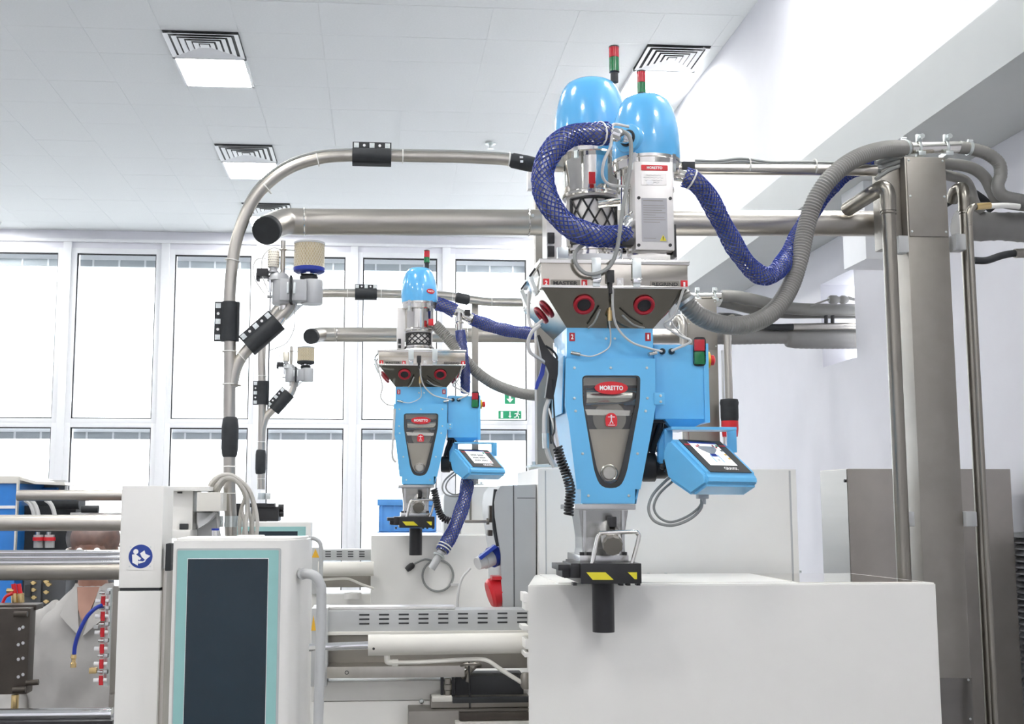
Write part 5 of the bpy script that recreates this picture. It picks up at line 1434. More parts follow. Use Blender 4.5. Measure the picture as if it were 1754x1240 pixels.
# air gun hung by the large blender
t = root('air_gun', P(932, 680, 3.52), 'black air blow gun with a blue trigger, hanging left of the large blender', 'air gun')
def strip(pts, w, y0, y1, m, name, par=t):
    P_ = pts3(pts, 3.5); L_, R_2 = [], []
    for i, p in enumerate(P_):
        a = P_[max(0, i - 1)]; b = P_[min(len(P_) - 1, i + 1)]; d = (b - a).normalized(); n = V((-d.z, 0, d.x)) * w[i]
        L_.append(p - n); R_2.append(p + n)
    g = G()
    for i in range(len(P_) - 1):
        g.hexa([L_[i] + V((0, y0, 0)), R_2[i] + V((0, y0, 0)), R_2[i] + V((0, y1, 0)), L_[i] + V((0, y1, 0))], [L_[i + 1] + V((0, y0, 0)), R_2[i + 1] + V((0, y0, 0)), R_2[i + 1] + V((0, y1, 0)), L_[i + 1] + V((0, y1, 0))])
    return g.obj(name, m, par)
strip([(922, 574), (928, 590), (936, 610), (946, 622), (948, 640), (944, 665), (941, 682)], [.004, .008, .016, .020, .014, .013, .012], 0, .03, 'black', 'gun_body')
g = G(); g.tube(smooth_path(pts3([(934, 592), (946, 600), (954, 612), (950, 622)], 3.515), 5), .0035, 8); g.obj('hook', 'black', t)
strip([(932, 622), (929, 640), (922, 655), (919, 666)], [.006, .007, .006, .004], .008, .022, 'navy', 'trigger')
g = G(); g.tube(smooth_path(pts3([(941, 682), (934, 705), (933, 740), (935, 760), (940, 780), (950, 800)], 3.515), 6), .0075, 10); g.obj('air_hose', 'cable', t)
g = G(); g.cyl(P(934, 742, 3.515), P(935, 768, 3.515), .010, n=12); g.obj('hose_coupling', 'zinc', t)
g = G(); g.tube(smooth_path(pts3([(943, 684), (942, 720), (944, 760)], 3.53), 5), .004, 8); g.obj('cable', 'black', t)
def loose(pts, Y, r, m, label, cat='cable', name='cable'):
    g = G(); g.tube(smooth_path(pts3(pts, Y), 8), r, 8); return tag(g.obj(name, m), label, cat)
loose([(906, 500, 3.5), (905, 540, 3.48), (912, 560, 3.46), (930, 548, 3.45)], 3.48, .005, 'cable', 'pale air line looping beside the red side windows of the large blender')
loose([(925, 556, 3.45), (912, 568, 3.45), (905, 585, 3.46), (908, 603, 3.47), (925, 615, 3.49), (934, 622, 3.51)], 3.48, .0055, 'cable', 'pale air line feeding the air gun')
# cables around the loaders
loose([(1077, 217, 3.35), (1052, 213, 3.34), (1048, 225, 3.33), (1046, 250, 3.33), (1035, 275, 3.33), (1032, 300, 3.34), (1042, 315, 3.36), (1064, 319, 3.40), (1080, 319, 3.42)], 3.34, .0046, 'cable', 'pale thin cable looping below the dome inlet between both loaders')
loose([(1062, 222, 3.34), (1078, 234, 3.33), (1081, 262, 3.33), (1077, 300, 3.33), (1068, 350, 3.33), (1061, 400, 3.33), (1056, 430, 3.33), (1045, 455, 3.335), (1025, 468, 3.335), (1003, 468, 3.335), (987, 452, 3.335), (986, 432, 3.335), (1003, 417, 3.335), (1025, 413, 3.335), (1050, 412, 3.34)], 3.33, .0062, 'cabledk', 'grey cable hanging from the front dome and coiling in front of the hopper')
# far loose lines
loose([(645, 618, 5.85), (650, 640, 5.85), (655, 662, 5.85), (652, 680, 5.85), (662, 692, 5.85), (675, 695, 5.85)], 5.85, .004, 'cable', 'thin white line looping left of the far hopper')
loose([(676, 700, 5.9), (674, 740, 5.9), (672, 780, 5.9), (678, 792, 5.9)], 5.9, .006, 'cable', 'white air line at the left side of the far blender')
# ================================================================== FRONT MACHINE
def part(m, name, par, *boxes, bev=.003):
    g = G()
    for b in boxes: g.box(*b, bev)
    return g.obj(name, m, par)
MB_ = 3.58
zt_ = P(1250, 1000, MB_).z
mach = root('injection_moulding_machine', (P(900, 1000, MB_).x, MB_ + .3, 0), 'white injection moulding machine in front, carrying the large blender', 'machine', 'injection moulding machines')
xl, xr = P(905, 1120, MB_).x, P(1609, 1120, MB_).x
xb2 = PZ(1461, 982, zt_).x; yb2 = PZ(1461, 982, zt_).y
g = G(); g.prism([V((xl, MB_, 0)), V((xr, MB_, 0)), V((xb2, yb2, 0)), V((xl + .085, yb2, 0))], (0, 0, zt_)); 
bm = g.bm; bmesh.ops.recalc_face_normals(bm, faces=bm.faces); bmesh.ops.bevel(bm, geom=list(bm.edges), offset=.004, segments=2, affect='EDGES')
g.obj('unit_cover', 'white', mach)
g = G(); g.box((xl + .10, MB_ + .05, zt_), (P(1366, 990, MB_).x, yb2 - .01, zt_ + .0025)); g.obj('top_plate', 'white', mach)
g = G(); g.prism([V((P(1370, 990, MB_).x + .005, MB_ + .03, zt_)), V((xr - .03, MB_ + .03, zt_)), V((xb2 - .03, yb2 - .02, zt_)), V((P(1370, 990, MB_).x + .005, yb2 - .02, zt_))], (0, 0, .002)); g.obj('steel_top', 'mirror', mach)
for y0, y1, w in ((1016, 1032, 8), (1032, 1046, 5), (1072, 1080, 10), (1095, 1112, 5), (1118, 1126, 6)):
    a, b = pbox(905 - w, y0, 906, y1, MB_ + .01, MB_ + .10); part('white', 'edge_lug', mach, (a, b), bev=.002)
YC = 4.12
a, b = pbox(922, 803, 1367, 1003, YC, YC + .62); a.z = .0
g = G(); g.box(a, b, .005); rc = g.obj('rear_cabinet', 'white', mach)
g = G(); g.box(*pbox(1354, 806, 1357, 983, YC - .0015, YC)); g.obj('door_seam', 'greyp', rc)
g = G(); g.box(*pbox(934, 806, 936, 1000, YC - .0015, YC)); g.obj('door_seam', 'greyp', rc)
g = G()
for px in (1109, 1139): g.box(*pbox(px, 981, px + 4, 983, YC - .006, YC))
g.obj('lid_catches', 'zinc', rc)
g = G(); c = P(1369, 981, YC + .02); g.cyl(c, c + V((.0, 0, .008)), .008, n=10); g.obj('corner_pin', 'zinc', rc)
# ribbed grey cabinet with curved left edge
YG = 4.15
pts = ppoly([(858, 832), (918, 830), (918, 1045), (862, 1045), (859, 1000), (858, 950), (853, 920), (848, 885), (847, 860), (850, 843)], YG)
g = G(); g.prism([p + V((0, 0, 0)) for p in pts], (0, .5, 0)); gc = g.obj('grey_cabinet', 'greyp', mach)
g = G(); g.box(*pbox(879.5, 831, 881, 1045, YG - .001, YG)); g.box(*pbox(886, 852.5, 917, 853.5, YG - .001, YG)); g.box(*pbox(917, 830, 921, 1010, YG + .02, YG + .03)); g.obj('panel_seam', 'dark', gc)
g = G()
pr = [(849, 838), (846, 870), (847, 905), (853, 935)]
g.tube(smooth_path(pts3(pr, YG + .02), 5), .007, 8); g.obj('rubber_edge', 'rubber', gc)
g = G(); g.box(*pbox(838, 866, 846, 895, YG + .06, YG + .12), .003); g.box(*pbox(836, 908, 844, 918, YG + .06, YG + .12), .003); g.obj('side_hinges', 'bronze', gc)
g = G(); g.cyl(P(796, 893, YG + .1), P(838, 893, YG + .1), .005, n=8); g.cyl(P(833, 893, YG + .1), P(838, 893, YG + .1), .012, n=10); g.obj('side_rod', 'dullsteel', gc)
# red socket on the cabinet's left flank, blue-lidded plug above
c = P(850, 1014, YG + .05); d = V((-.95, -.12, -.28)).normalized()
g = G(); g.lathe([(.050, -.03), (.053, 0), (.053, .018), (.044, .028), (0, .03)], c, d, 24); rs = g.obj('red_socket', 'red', mach)
g = G(); g.box(c + V((-.02, -.05, .045)), c + V((.02, .03, .058)), .004); g.obj('socket_hinge', 'red', rs)
g = G(); g.cyl(c - d * .03, c - d * .06, .048, n=20); g.obj('socket_base', 'cable', rs)
plug = root('power_plug', P(836, 960, YG), 'grey round power plug with a blue flap, in the side of the grey cabinet', 'plug')
c0, c1 = P(846, 953, YG + .05), P(806, 971, YG - .0)
d = (c1 - c0).normalized()
g = G(); g.cyl(c0, c0 + d * .045, .030, n=22); g.cyl(c0 + d * .045, c0 + d * .075, .026, .022, n=22); g.obj('plug_body', 'cable', plug)
g = G(); g.cyl(c0 - d * .015, c0 + d * .012, .037, n=22); g.obj('blue_ring', 'navy', plug)
L0, L1 = P(848, 935, YG + .02), P(821, 956, YG)
dd = (L1 - L0).normalized(); nn = V((-dd.z, 0, dd.x))
g = G(); g.obox(L0.lerp(L1, .5), dd, (0, 1, 0), nn, (L1 - L0).length / 2, .032, .006); g.obj('flap', 'navy', plug)
g = G(); g.tube(smooth_path(pts3([(806, 973, YG), (792, 990, YG), (785, 1015, YG), (783, 1043, YG)], YG), 6), .0045, 8); g.obj('plug_cable', 'cable', plug)

# slotted cable duct
YD = 3.98
a, b = pbox(560, 1045, 903, 1081, YD, YD + .10)
g = G(); g.box(a, b, .002); sd = g.obj('cable_duct', 'greyp', mach)
g = G(); g.box(*pbox(561, 1039, 779, 1044, YD + .02, YD + .09), .002); g.obj('duct_lid', 'plate', sd)
g = G(); w, h = 8.5 * S(YD), 1.4 * S(YD); g.box((-w, -.0012, -h), (w, .0, h), .0006); SLOT = g.mesh('slot', M['dark'])
for i in range(9):
    for j in range(3):
        p = P(624 + 33.8 * i, 1053 + 7.6 * j - i * .35, YD); inst(SLOT, 'slot', sd, p)
part('cream', 'ledge', mach, pbox(560, 1081, 903, 1087, YD - .01, YD + .12))
part('dullsteel', 'back_plate', mach, pbox(560, 1087, 903, 1146, YD + .06, YD + .12))
part('brushed', 'carriage_rail', mach, pbox(560, 1141, 796, 1161, YD - .04, YD + .10))
g = G(); g.torus(P(594, 1152, YD - .041), (0, 1, 0), .0055, .0012, 14, 6); g.obj('rail_hole', 'dark', mach)
part('greyp', 'rail_end', mach, pbox(533, 1042, 561, 1176, YD - .02, YD + .12))
g = G(); q = [P(533, 1080, YD - .021), P(537, 1053, YD - .021), P(541, 1080, YD - .021)]; g.prism(q, (0, -.001, 0)); w = g.obj('warning_triangle', 'orange', mach)
# injection cylinder, rod and oil pipe
YI = 3.70
a, b = P(631, 1105, YI), P(904, 1101, YI)
g = G(); g.cyl(a, b, 17 * S(YI), n=32); ic = g.obj('injection_cylinder', 'cream', mach)
g = G(); g.cyl(a - V((.001, 0, 0)), P(668, 1104.5, YI), 17.4 * S(YI), n=32); g.obj('cylinder_head', 'cream', ic)
g = G(); c = P(640, 1111, YI - 17.3 * S(YI)); g.cyl(c, c - V((0, .003, 0)), .004, n=10); g.obj('port', 'ink', ic)
g = G(); g.cyl(P(528, 1109, YI), a, 6.5 * S(YI), n=22); g.obj('piston_rod', 'chrome', ic)
g = G(); g.tube(smooth_path(pts3([(672, 1135), (720, 1134), (790, 1130), (822, 1129), (838, 1133), (860, 1148), (895, 1170)], YI), 6), 3.6 * S(YI), 12); op = g.obj('oil_pipe', 'cream', mach)
g = G(); g.tube(smooth_path(pts3([(663, 1116), (663, 1128), (665, 1134), (676, 1135)], YI), 5), 5 * S(YI), 12); g.cyl(P(672, 1135, YI), P(682, 1135, YI), 6 * S(YI), n=6); g.obj('pipe_elbow', 'cream', op)
g = G(); g.lathe([(.010, 0), (.016, .01), (.016, .04), (.010, .05)], P(900, 1180, YI), (0, 0, 1), 12); g.obj('pipe_union', 'dullsteel', op)
# drive, linkage and bed
part('dark', 'drive_recess', mach, pbox(780, 1157, 897, 1193, YD + .0, YD + .12))
g = G(); g.cyl(P(790, 1160, YD), P(820, 1135, YD), .010, n=10); g.torus(P(806, 1140, YD - .03), (0, .3, 1), .032, .006, 20, 6); g.cyl(P(806, 1142, YD - .03), P(800, 1168, YD - .03), .006, n=8); g.obj('linkage', 'dullsteel', mach)
g = G(); g.tube(smooth_path(pts3([(803, 1130), (804, 1160), (805, 1215)], YD - .06), 4), .003, 6); g.obj('cable_tie_strap', 'black', mach)
g = G()
g.box(*pbox(755, 1160, 760, 1196, YD - .03, YD)); g.box(*pbox(774, 1160, 779, 1196, YD - .03, YD)); g.obj('valve_sides', 'black', mach)
g = G()
for y in (1162, 1172, 1182): g.cyl(P(767, y, YD - .03), P(767, y + 9, YD - .03), .011 if y != 1172 else .014, n=12)
g.obj('valve_stack', 'dullsteel', mach)
a, b = pbox(533, 1166, 908, 1199, YD + .02, YD + .3); part('white', 'bed_panel', mach, (a, b))
a, b = pbox(533, 1200, 908, 1240, YD + .02, YD + .3); a.z = 0; part('white', 'bed_panel', mach, (a, b))
inst(SCREW, 'screw', mach, P(722, 1201, YD + .019), (2, 2, 2))
part('dullsteel', 'slide_step', mach, pbox(738, 1195, 908, 1212, YD - .06, YD + .03)); part('cream', 'slide_cap', mach, pbox(740, 1194, 775, 1202, YD - .07, YD + .0))
part('dark', 'slide_shade_strip', mach, pbox(775, 1194, 908, 1204, YD - .065, YD - .05))  # solid dark strip drawn as shade along the top of the step
a, b = pbox(700, 1217, 908, 1245, YD - .10, YD + .03); a.z = 0; part('dullsteel', 'slide_base', mach, (a, b))
part('bronze', 'guide_rail', mach, pbox(787, 1220, 906, 1234, YD - .13, YD - .09))
part('cream', 'guide_rail_lip', mach, pbox(780, 1236, 908, 1241, YD - .14, YD - .10))

# ---- platen column with the read-the-manual sign
YPL = 3.32
a, b = pbox(205.5, 832, 278, 1007, YPL, YPL + .16)
g = G(); g.box(a, b, .004); pc = g.obj('platen_cover', 'white', mach)
a2, b2 = pbox(202, 1012, 272, 1240, YPL, YPL + .16); a2.z = 0; a2.x, b2.x = a.x, b.x
g = G(); g.box(a2, b2, .004); g.obj('platen_cover', 'white', mach)
g = G(); g.box((a.x + .004, YPL + .004, b2.z - .002), (b.x - .004, YPL + .15, a.z + .002)); g.obj('cover_gap', 'dark', mach)
g = G(); g.box((b.x, YPL + .02, 0), (b.x + .012, YPL + .14, P(280, 975, YPL).z), .002); g.obj('side_strip', 'brushed', mach)
g = G(); g.box(*pbox(283, 931, 293, 978, YPL - .01, YPL + .04), .003); g.obj('side_latch', 'rubber', mach)
k = S(YPL); c = P(241, 953, YPL - .0008)
pl_ = flat([(p.x, p.y) for p in rounded([V((-22 * k, -22 * k, 0)), V((22 * k, -22 * k, 0)), V((22 * k, 22 * k, 0)), V((-22 * k, 22 * k, 0))], .004)], c, 'white', pc, 'sign_plate', th=.0008)
sg_ = flat(circ(19.5 * k, 36), c, 'signblue', pc, 'mandatory_sign', lift=.0009, th=.0004)
g = G(); cc = c + V((0, -.0015, 0))
def dsc(x, y, r): g.cyl(cc + V((x * k, 0, y * k)), cc + V((x * k, -.0005, y * k)), r * k, n=16)
def ply(pts): g.prism([cc + V((x * k, 0, y * k)) for x, y in pts], (0, -.0005, 0))
dsc(-8, 8, 4.2); ply([(-14, 3), (-8, 4), (-3, 0), (1, -3), (-1, -6), (-4, -5), (-4, -15), (-13, -10)]); ply([(-1, 5), (6, 10), (8, 4), (2, -1)]); ply([(8, 4), (16, 1), (8, -6), (2, -1)]); ply([(-4, -7), (4, -8), (10, -4), (7, -9), (-3, -12)])
g.obj('reading_figure', 'whiteink', sg_)
for px, py in ((224, 937), (258, 937), (222, 970), (257, 970)): inst(SCREW, 'screw', pc, P(px, py, YPL), (.7, .7, .7))
# white casting and box right behind the column
YW = 3.75
part('white', 'casting_top', mach, pbox(288, 833, 358, 841, YW, YW + .25))
part('white', 'casting_body', mach, pbox(290, 841, 330, 913, YW + .04, YW + .22), pbox(286, 908, 326, 922, YW - .02, YW + .2))
g = G(); g.cyl(P(308, 842, YW + .02), P(308, 845, YW + .02), .008, n=12); g.obj('casting_bolt', 'dark', mach)
part('dark', 'casting_slot', mach, pbox(307, 897, 322, 907, YW + .03, YW + .045))
part('cream', 'junction_box', mach, pbox(337, 843, 378, 876, YW, YW + .15))
g = G(); g.prism(ppoly([(337, 878), (368, 878), (338, 900)], YW + .05), (0, .06, 0)); g.prism(ppoly([(337, 895), (352, 888), (366, 876), (370, 880), (356, 895), (340, 905)], YW + .02), (0, .05, 0)); g.obj('drag_arm', 'greyp', mach)
part('greyp', 'drag_back', mach, pbox(330, 876, 374, 922, YW + .12, YW + .16))
g = G(); g.cyl(P(369, 908, YW - .1), P(369, 920, YW - .1), .011, n=14); ks = g.obj('key_switch', 'chrome', mach)
g = G(); g.cyl(P(369, 905, YW - .1), P(369, 908.5, YW - .1), .012, n=14); g.obj('switch_cap', 'navy', ks)
# tie bars
for (y, r_, Yt, m, x0, x1, nme) in ((895.5, 13.2, 3.72, 'brushedx', -60, 212, 'tie_bar'), (848.5, 9, 4.5, 'brushedx', 30, 214, 'tie_bar'), (980, 13, 3.50, 'dullsteel', -60, 208, 'tie_bar'), (1223, 10, 3.50, 'chrome', -60, 192, 'tie_bar')):
    g = G(); a, b = P(x0, y, Yt), P(x1, y, Yt); a.z = b.z = P(120, y, Yt).z; g.cyl(a, b, r_ * S(Yt), n=28); g.obj(nme, m, mach)
for y in (946, 954.5, 963):
    g = G(); a, b = P(-60, y, 3.42), P(207, y, 3.42); a.z = b.z = P(120, y, 3.42).z; g.cyl(a, b, 4.1 * S(3.42), n=16); g.obj('guide_rod', 'chrome', mach)
part('dullsteel', 'manifold_plate', mach, pbox(190, 1004, 203, 1200, 3.5, 3.52))
part('dullsteel', 'bracket', mach, pbox(186, 1190, 194, 1212, 3.45, 3.5))
part('black', 'bed_edge', mach, pbox(-60, 1236, 192, 1262, 3.45, 3.6))
# worn mould half at the far left
ML = root('injection_mould', P(20, 1190, 3.66), 'dark worn steel mould half at the far left edge', 'mould')
g = G(); g.box(*pbox(-70, 1042, 49, 1190, 3.60, 3.66), .006); mb = g.obj('mould_block', 'bronze', ML)
g = G(); g.box(*pbox(-70, 1036, 62, 1046, 3.64, 3.72), .005); g.obj('mould_plate', 'bronze', ML)
for px, py in ((40, 1074), (34, 1077), (40, 1101), (32, 1104), (40, 1127), (32, 1129), (40, 1155), (32, 1159)):
    c = P(px, py, 3.60); g = G(); g.cyl(c, c - V((0, .004, 0)), .005, n=8); g.obj('mould_screw', 'alu', mb)
g = G(); g.cyl(P(24, 1052, 3.58), P(47, 1052, 3.58), .0085, n=14); g.cyl(P(45, 1170, 3.58), P(66, 1168, 3.58), .0085, n=14); g.cyl(P(22, 1182, 3.58), P(44, 1181, 3.58), .009, n=14); g.obj('mould_nipples', 'bronze', ML)
g = G(); g.cyl(P(26, 1190, 3.6), P(25, 1215, 3.6), .011, n=12); cn = g.obj('coupling', 'brass', ML)
g = G(); g.tube(smooth_path(pts3([(24, 1215), (21, 1230), (15, 1250)], 3.6), 4), .009, 10); g.obj('blue_hose', 'navy', ML)
# water fittings above it
t = root('hose_fitting', P(30, 1035, 3.75), 'small brass fittings with two red hoses above the worn mould', 'fitting')
g = G()
for px in (25, 34): g.tube(smooth_path(pts3([(px - 2, 1000), (px, 1012), (px + 1, 1020)], 3.75), 4), .007, 10)
g.tube(smooth_path(pts3([(22, 1016), (10, 1022), (4, 1034)], 3.74), 4), .005, 8); g.obj('red_hose', 'red', t)
g = G(); g.cyl(P(25, 1016, 3.75), P(26, 1035, 3.75), .011, n=10); g.cyl(P(35, 1016, 3.75), P(36, 1032, 3.75), .011, n=10); g.cyl(P(12, 1012, 3.75), P(24, 1012, 3.75), .008, n=10); g.obj('brass_nipples', 'brass', t)
# bolted plates behind it
t = root('mould_plate', P(70, 1040, 5.25), 'dark grey bolted plates of the rear machine, beside the worker, left shoulder side', 'plate')
g = G(); g.box(*pbox(40, 990, 70, 1048, 5.2, 5.38), .003); g.box(*pbox(71, 990, 112, 1048, 5.22, 5.38), .003); pb = g.obj('plates', 'darkplate', t)
for px, py in ((58, 998), (58, 1010), (59, 1023), (80, 996), (80, 1014), (80, 1030), (84, 1001)):
    c = P(px, py, 5.2); g = G(); g.cyl(c, c - V((0, .012, 0)), .009, n=6); g.cyl(c - V((0.012, .006, 0)), c - V((-.012, .006, 0)), .005, n=8); g.obj('plate_bolt', 'brass', pb)
g = G(); g.box(*pbox(42, 1002, 52, 1022, 5.18, 5.2)); g.obj('slot', 'dark', pb)
# red flow-regulator bank
t = root('flow_regulators', P(176, 1175, 3.50), 'vertical bank of red flow tubes with white valves beside the white column', 'valve bank')
g = G(); g.box(*pbox(180, 1008, 187, 1176, 3.51, 3.53), .002); g.obj('manifold', 'zinc', t)
ys = (1029, 1055.5, 1083, 1111, 1137, 1165)
for i, y in enumerate(ys):
    x = 177 - i * .75
    g = G(); g.cyl(P(x, y - 8, 3.49), P(x - .3, y + 8, 3.49), 3.6 * S(3.5), n=14); ft = g.obj('flow_tube', 'red', t)
    g = G(); g.cyl(P(x - 13, y, 3.49), P(x - 4, y, 3.49), 3.3 * S(3.5), n=12); g.cyl(P(x + 4, y - .5, 3.49), P(x + 10, y - .5, 3.49), 2.8 * S(3.5), n=12); g.obj('valve_knob', 'whiteink', ft)
    g = G(); g.cyl(P(x - 6, y - 14, 3.49), P(x + 3, y - 14, 3.49), 3.2 * S(3.5), n=10); g.box(*pbox(x + 4, y - 17, x + 10, y - 10, 3.48, 3.5), .002); g.obj('valve_body', 'alu', ft)
g = G(); g.box(*pbox(160, 1071, 168, 1077, 3.48, 3.5), .002); g.obj('steel_plug', 'greyp', t)
g = G(); g.box(*pbox(152, 1144, 165, 1154, 3.48, 3.5), .003); g.obj('brass_plug', 'brass', t)
t = root('blue_hose', P(126, 1143, 3.46), 'blue hose with brass coupling hanging in front of the white coat', 'hose')
g = G(); g.tube(smooth_path(pts3([(174, 1037, 3.48), (162, 1043), (148, 1058), (136, 1082), (129, 1104), (127, 1121)], 3.46), 7), 3.4 * S(3.46), 10); g.obj('hose', 'navy', t)
g = G(); p = P(125.5, 1143, 3.46); zz = lambda y: P(125.5, y, 3.46).z
g.lathe([(.0085, zz(1143)), (.0085, zz(1136)), (.006, zz(1134)), (.006, zz(1129)), (.0085, zz(1127)), (.0075, zz(1121)), (.004, zz(1120))], (p.x, 3.46, 0), n=12); g.obj('coupling', 'brass', t)

# ---- control terminal in front
YT = 3.12
T = root('control_panel', (P(390, 1240, YT).x, YT + .1, 0), 'large upright control panel with a dark screen and teal surround, front', 'control panel', 'upright control panels with teal surrounds')
zt2 = P(390, 922, YT).z
x0 = P(293, 1080, YT).x; x1 = P(487, 1080, YT).x; x2 = P(527, 1080, YT + .14).x
fp2 = [(x0, YT), (x1, YT), (x1 + (x2 - x1) * .3, YT + .012), (x2, YT + .12), (x2, YT + .22), (x0, YT + .22)]
g = G(); g.prism([V((a, b, .70)) for a, b in fp2], (0, 0, zt2 - .70)); bm = g.bm
bmesh.ops.recalc_face_normals(bm, faces=bm.faces); bmesh.ops.bevel(bm, geom=[e for e in bm.edges if abs(e.verts[0].co.z - e.verts[1].co.z) < 1e-4 and e.verts[0].co.z > 1], offset=.006, segments=2, affect='EDGES')
g.obj('housing', 'white', T, angle=.9)
g = G(); g.box((x0 + .06, YT + .08, 0), (x1 - .06, YT + .2, .71)); g.obj('pedestal', 'greyp', T)
xa, xb3 = P(298.5, 1090, YT).x, P(479, 1090, YT).x
za = P(390, 939, YT).z
out = [V((xa, YT, .72)), V((xb3, YT, .72)), V((xb3, YT, za)), V((xa, YT, za))]
out = rounded(out, .006)
g = G(); g.prism(out, (0, -.003, 0)); g.obj('surround_edge', 'greyp', T)
ins = [V((xa + .003, YT - .003, .723)), V((xb3 - .006, YT - .003, .723)), V((xb3 - .006, YT - .003, za - .005)), V((xa + .003, YT - .003, za - .005))]
g = G(); g.prism(rounded(ins, .004), (0, -.0015, 0)); g.obj('surround', 'teal', T)
xs0, xs1 = P(319, 1090, YT).x, P(457, 1090, YT).x; zs = P(390, 957, YT).z
g = G(); g.box((xs0 - .0015, YT - .0055, .735), (xs1 + .0015, YT - .0045, zs + .0015)); g.obj('screen_frame', 'whiteink', T)
g = G(); g.box((xs0, YT - .0065, .737), (xs1, YT - .0053, zs)); g.obj('screen', 'screenoff', T)
g = G(); g.tube(smooth_path(pts3([(517, 983, 3.17), (530, 983, 3.15), (541, 988, 3.14), (548, 1000, 3.14), (550.5, 1016, 3.14), (549, 1100, 3.14), (545, 1240, 3.14), (544, 1290, 3.14)], 3.14), 7), 8.3 * S(3.14), 16); g.obj('grab_rail', 'greyp', T)
g = G(); g.cyl(P(512, 983, 3.19), P(519, 983, 3.16), 9.5 * S(3.14), n=16); g.obj('rail_socket', 'greyp', T)
g = G(); g.box(*pbox(405, 917, 450, 922.5, YT + .1, YT + .16), .003); g.box(*pbox(387, 919, 410, 922.5, YT + .08, YT + .14), .002); g.obj('top_clip', 'white', T)
# beige cable bundle hung over the pipe
BUN = ['outermost', 'second', 'third', 'fourth', 'fifth', 'innermost']
for i in range(6):
    q = 5 - i; jx = (0, 3, -2, 2, -3, 1)[i]; yy = 3.84 + (i % 3) * .022
    g = G(); g.tube(smooth_path(pts3([(357 + i * 3, 848 - q * 1.5, 3.88), (362 + i * 3, 836 - q * 2, yy), (378 + i * 2, 822 - q * 1.6, yy), (400 + i * 1.0, 815 + i * 2, yy), (419 + q * 1.2 + jx * .3, 836 + i * 3, yy), (412 + q * 5 + jx, 868 + i, yy + .01), (411 + q * 6 - jx, 900, yy), (410 + q * 5.4 + jx, 930, yy), (409 + q * 5 + jx, 955, yy)], 3.84), 7), 3.3 * S(3.84), 8)
    tag(g.obj('bundle_cable', 'beigecable'), 'beige cable looped over the front steel pipe, %s of six hanging behind the panel' % BUN[i], 'cable', 'beige cable bundle behind the control panel')
g = G(); g.tube(smooth_path(pts3([(374, 842, 3.88), (371, 870, 3.87), (373, 900, 3.87), (378, 925, 3.87)], 3.87), 6), 2.4 * S(3.87), 8); tag(g.obj('bundle_cable', 'cable'), 'pale single cable hanging just left of the front steel pipe', 'cable')
part('black', 'rear_block', mach, pbox(404, 862, 412, 886, 4.02, 4.1))

# ================================================================== REAR MACHINE
MF = 6.22
mf = root('injection_moulding_machine', (P(740, 1000, MF).x, MF + .3, 0), 'white injection moulding machine behind, carrying the far blender', 'machine', 'injection moulding machines')
a, b = pbox(635, 917, 905, 1042, MF, MF + .6); a.z = 0; g = G(); g.box(a, b, .006); g.obj('unit_cover', 'white', mf)
g = G(); g.box(*pbox(759, 846, 812, 917, MF + .3, MF + .6), .03); g.obj('rounded_cover', 'greyp', mf)
a, b = pbox(790, 833, 862, 918, MF + .25, MF + .62); g = G(); g.box(a, b, .004); g.obj('upper_cabinet', 'white', mf)
g = G(); g.cyl(P(806, 850, MF + .24), P(806, 893, MF + .24), .006, n=8); g.obj('edge_rod', 'dullsteel', mf)
YD2 = 6.3
g = G(); g.box(*pbox(549, 941, 637, 960, YD2, YD2 + .12), .002); sd = g.obj('cable_duct', 'greyp', mf)
w, h = 4.6 * S(YD2), .9 * S(YD2)
g = G(); g.box((-w, -.0012, -h), (w, 0, h)); SL2 = g.mesh('slot', M['dark'])
for i in range(4):
    for j in range(3): inst(SL2, 'slot', sd, P(562 + 19.3 * i, 945 + 4 * j, YD2))
g = G(); g.cyl(P(545, 974, 6.15), P(640, 974, 6.15), 12 * S(6.15), n=28); g.obj('injection_cylinder', 'cream', mf)
part('dullsteel', 'lower_rail', mf, pbox(551, 985, 636, 1006, YD2 + .05, YD2 + .12))
g = G(); g.tube(smooth_path(pts3([(553, 993), (590, 991), (604, 994), (620, 1001), (640, 1008)], 6.15), 6), 2.2 * S(6.15), 10); g.obj('oil_pipe', 'cream', mf)
part('greyp', 'rail_end', mf, pbox(534, 938, 549, 1018, YD2 - .02, YD2 + .1))
g = G(); g.prism([P(534, 955, YD2 - .022), P(540.5, 940, YD2 - .022), P(547, 955, YD2 - .022)], (0, -.001, 0)); g.obj('warning_triangle', 'orange', mf)
a, b = pbox(430, 1018, 640, 1042, YD2 + .02, YD2 + .3); a.z = 0; part('white', 'bed_panel', mf, (a, b))
g = G(); g.cyl(P(604, 1015, YD2 - .02), P(604, 1025, YD2 - .02), .045, n=20); g.obj('rounded_cap', 'white', mf)
# rear control terminal
YT2 = 5.6
T2 = root('control_panel', (P(470, 1000, YT2).x, YT2 + .1, 0), 'rear control panel with teal surround, peeping up behind the front one', 'control panel', 'upright control panels with teal surrounds')
a, b = pbox(395, 894, 530, 1240, YT2, YT2 + .15); a.z = 0; g = G(); g.box(a, b, .008); g.obj('housing', 'white', T2)
a, b = pbox(400, 902, 521, 1240, YT2 - .003, YT2); a.z = .8; g = G(); g.box(a, b, .001); g.obj('surround', 'teal', T2)
a, b = pbox(412, 910, 507, 1240, YT2 - .005, YT2 - .002); a.z = .85; g = G(); g.box(a, b); g.obj('screen', 'screenoff', T2)
g = G(); g.tube(smooth_path(pts3([(524, 922), (536, 922), (546, 927), (550, 938), (550, 960), (549, 1010), (548, 1100)], YT2), 6), 3.6 * S(YT2), 10); g.obj('grab_rail', 'greyp', T2)
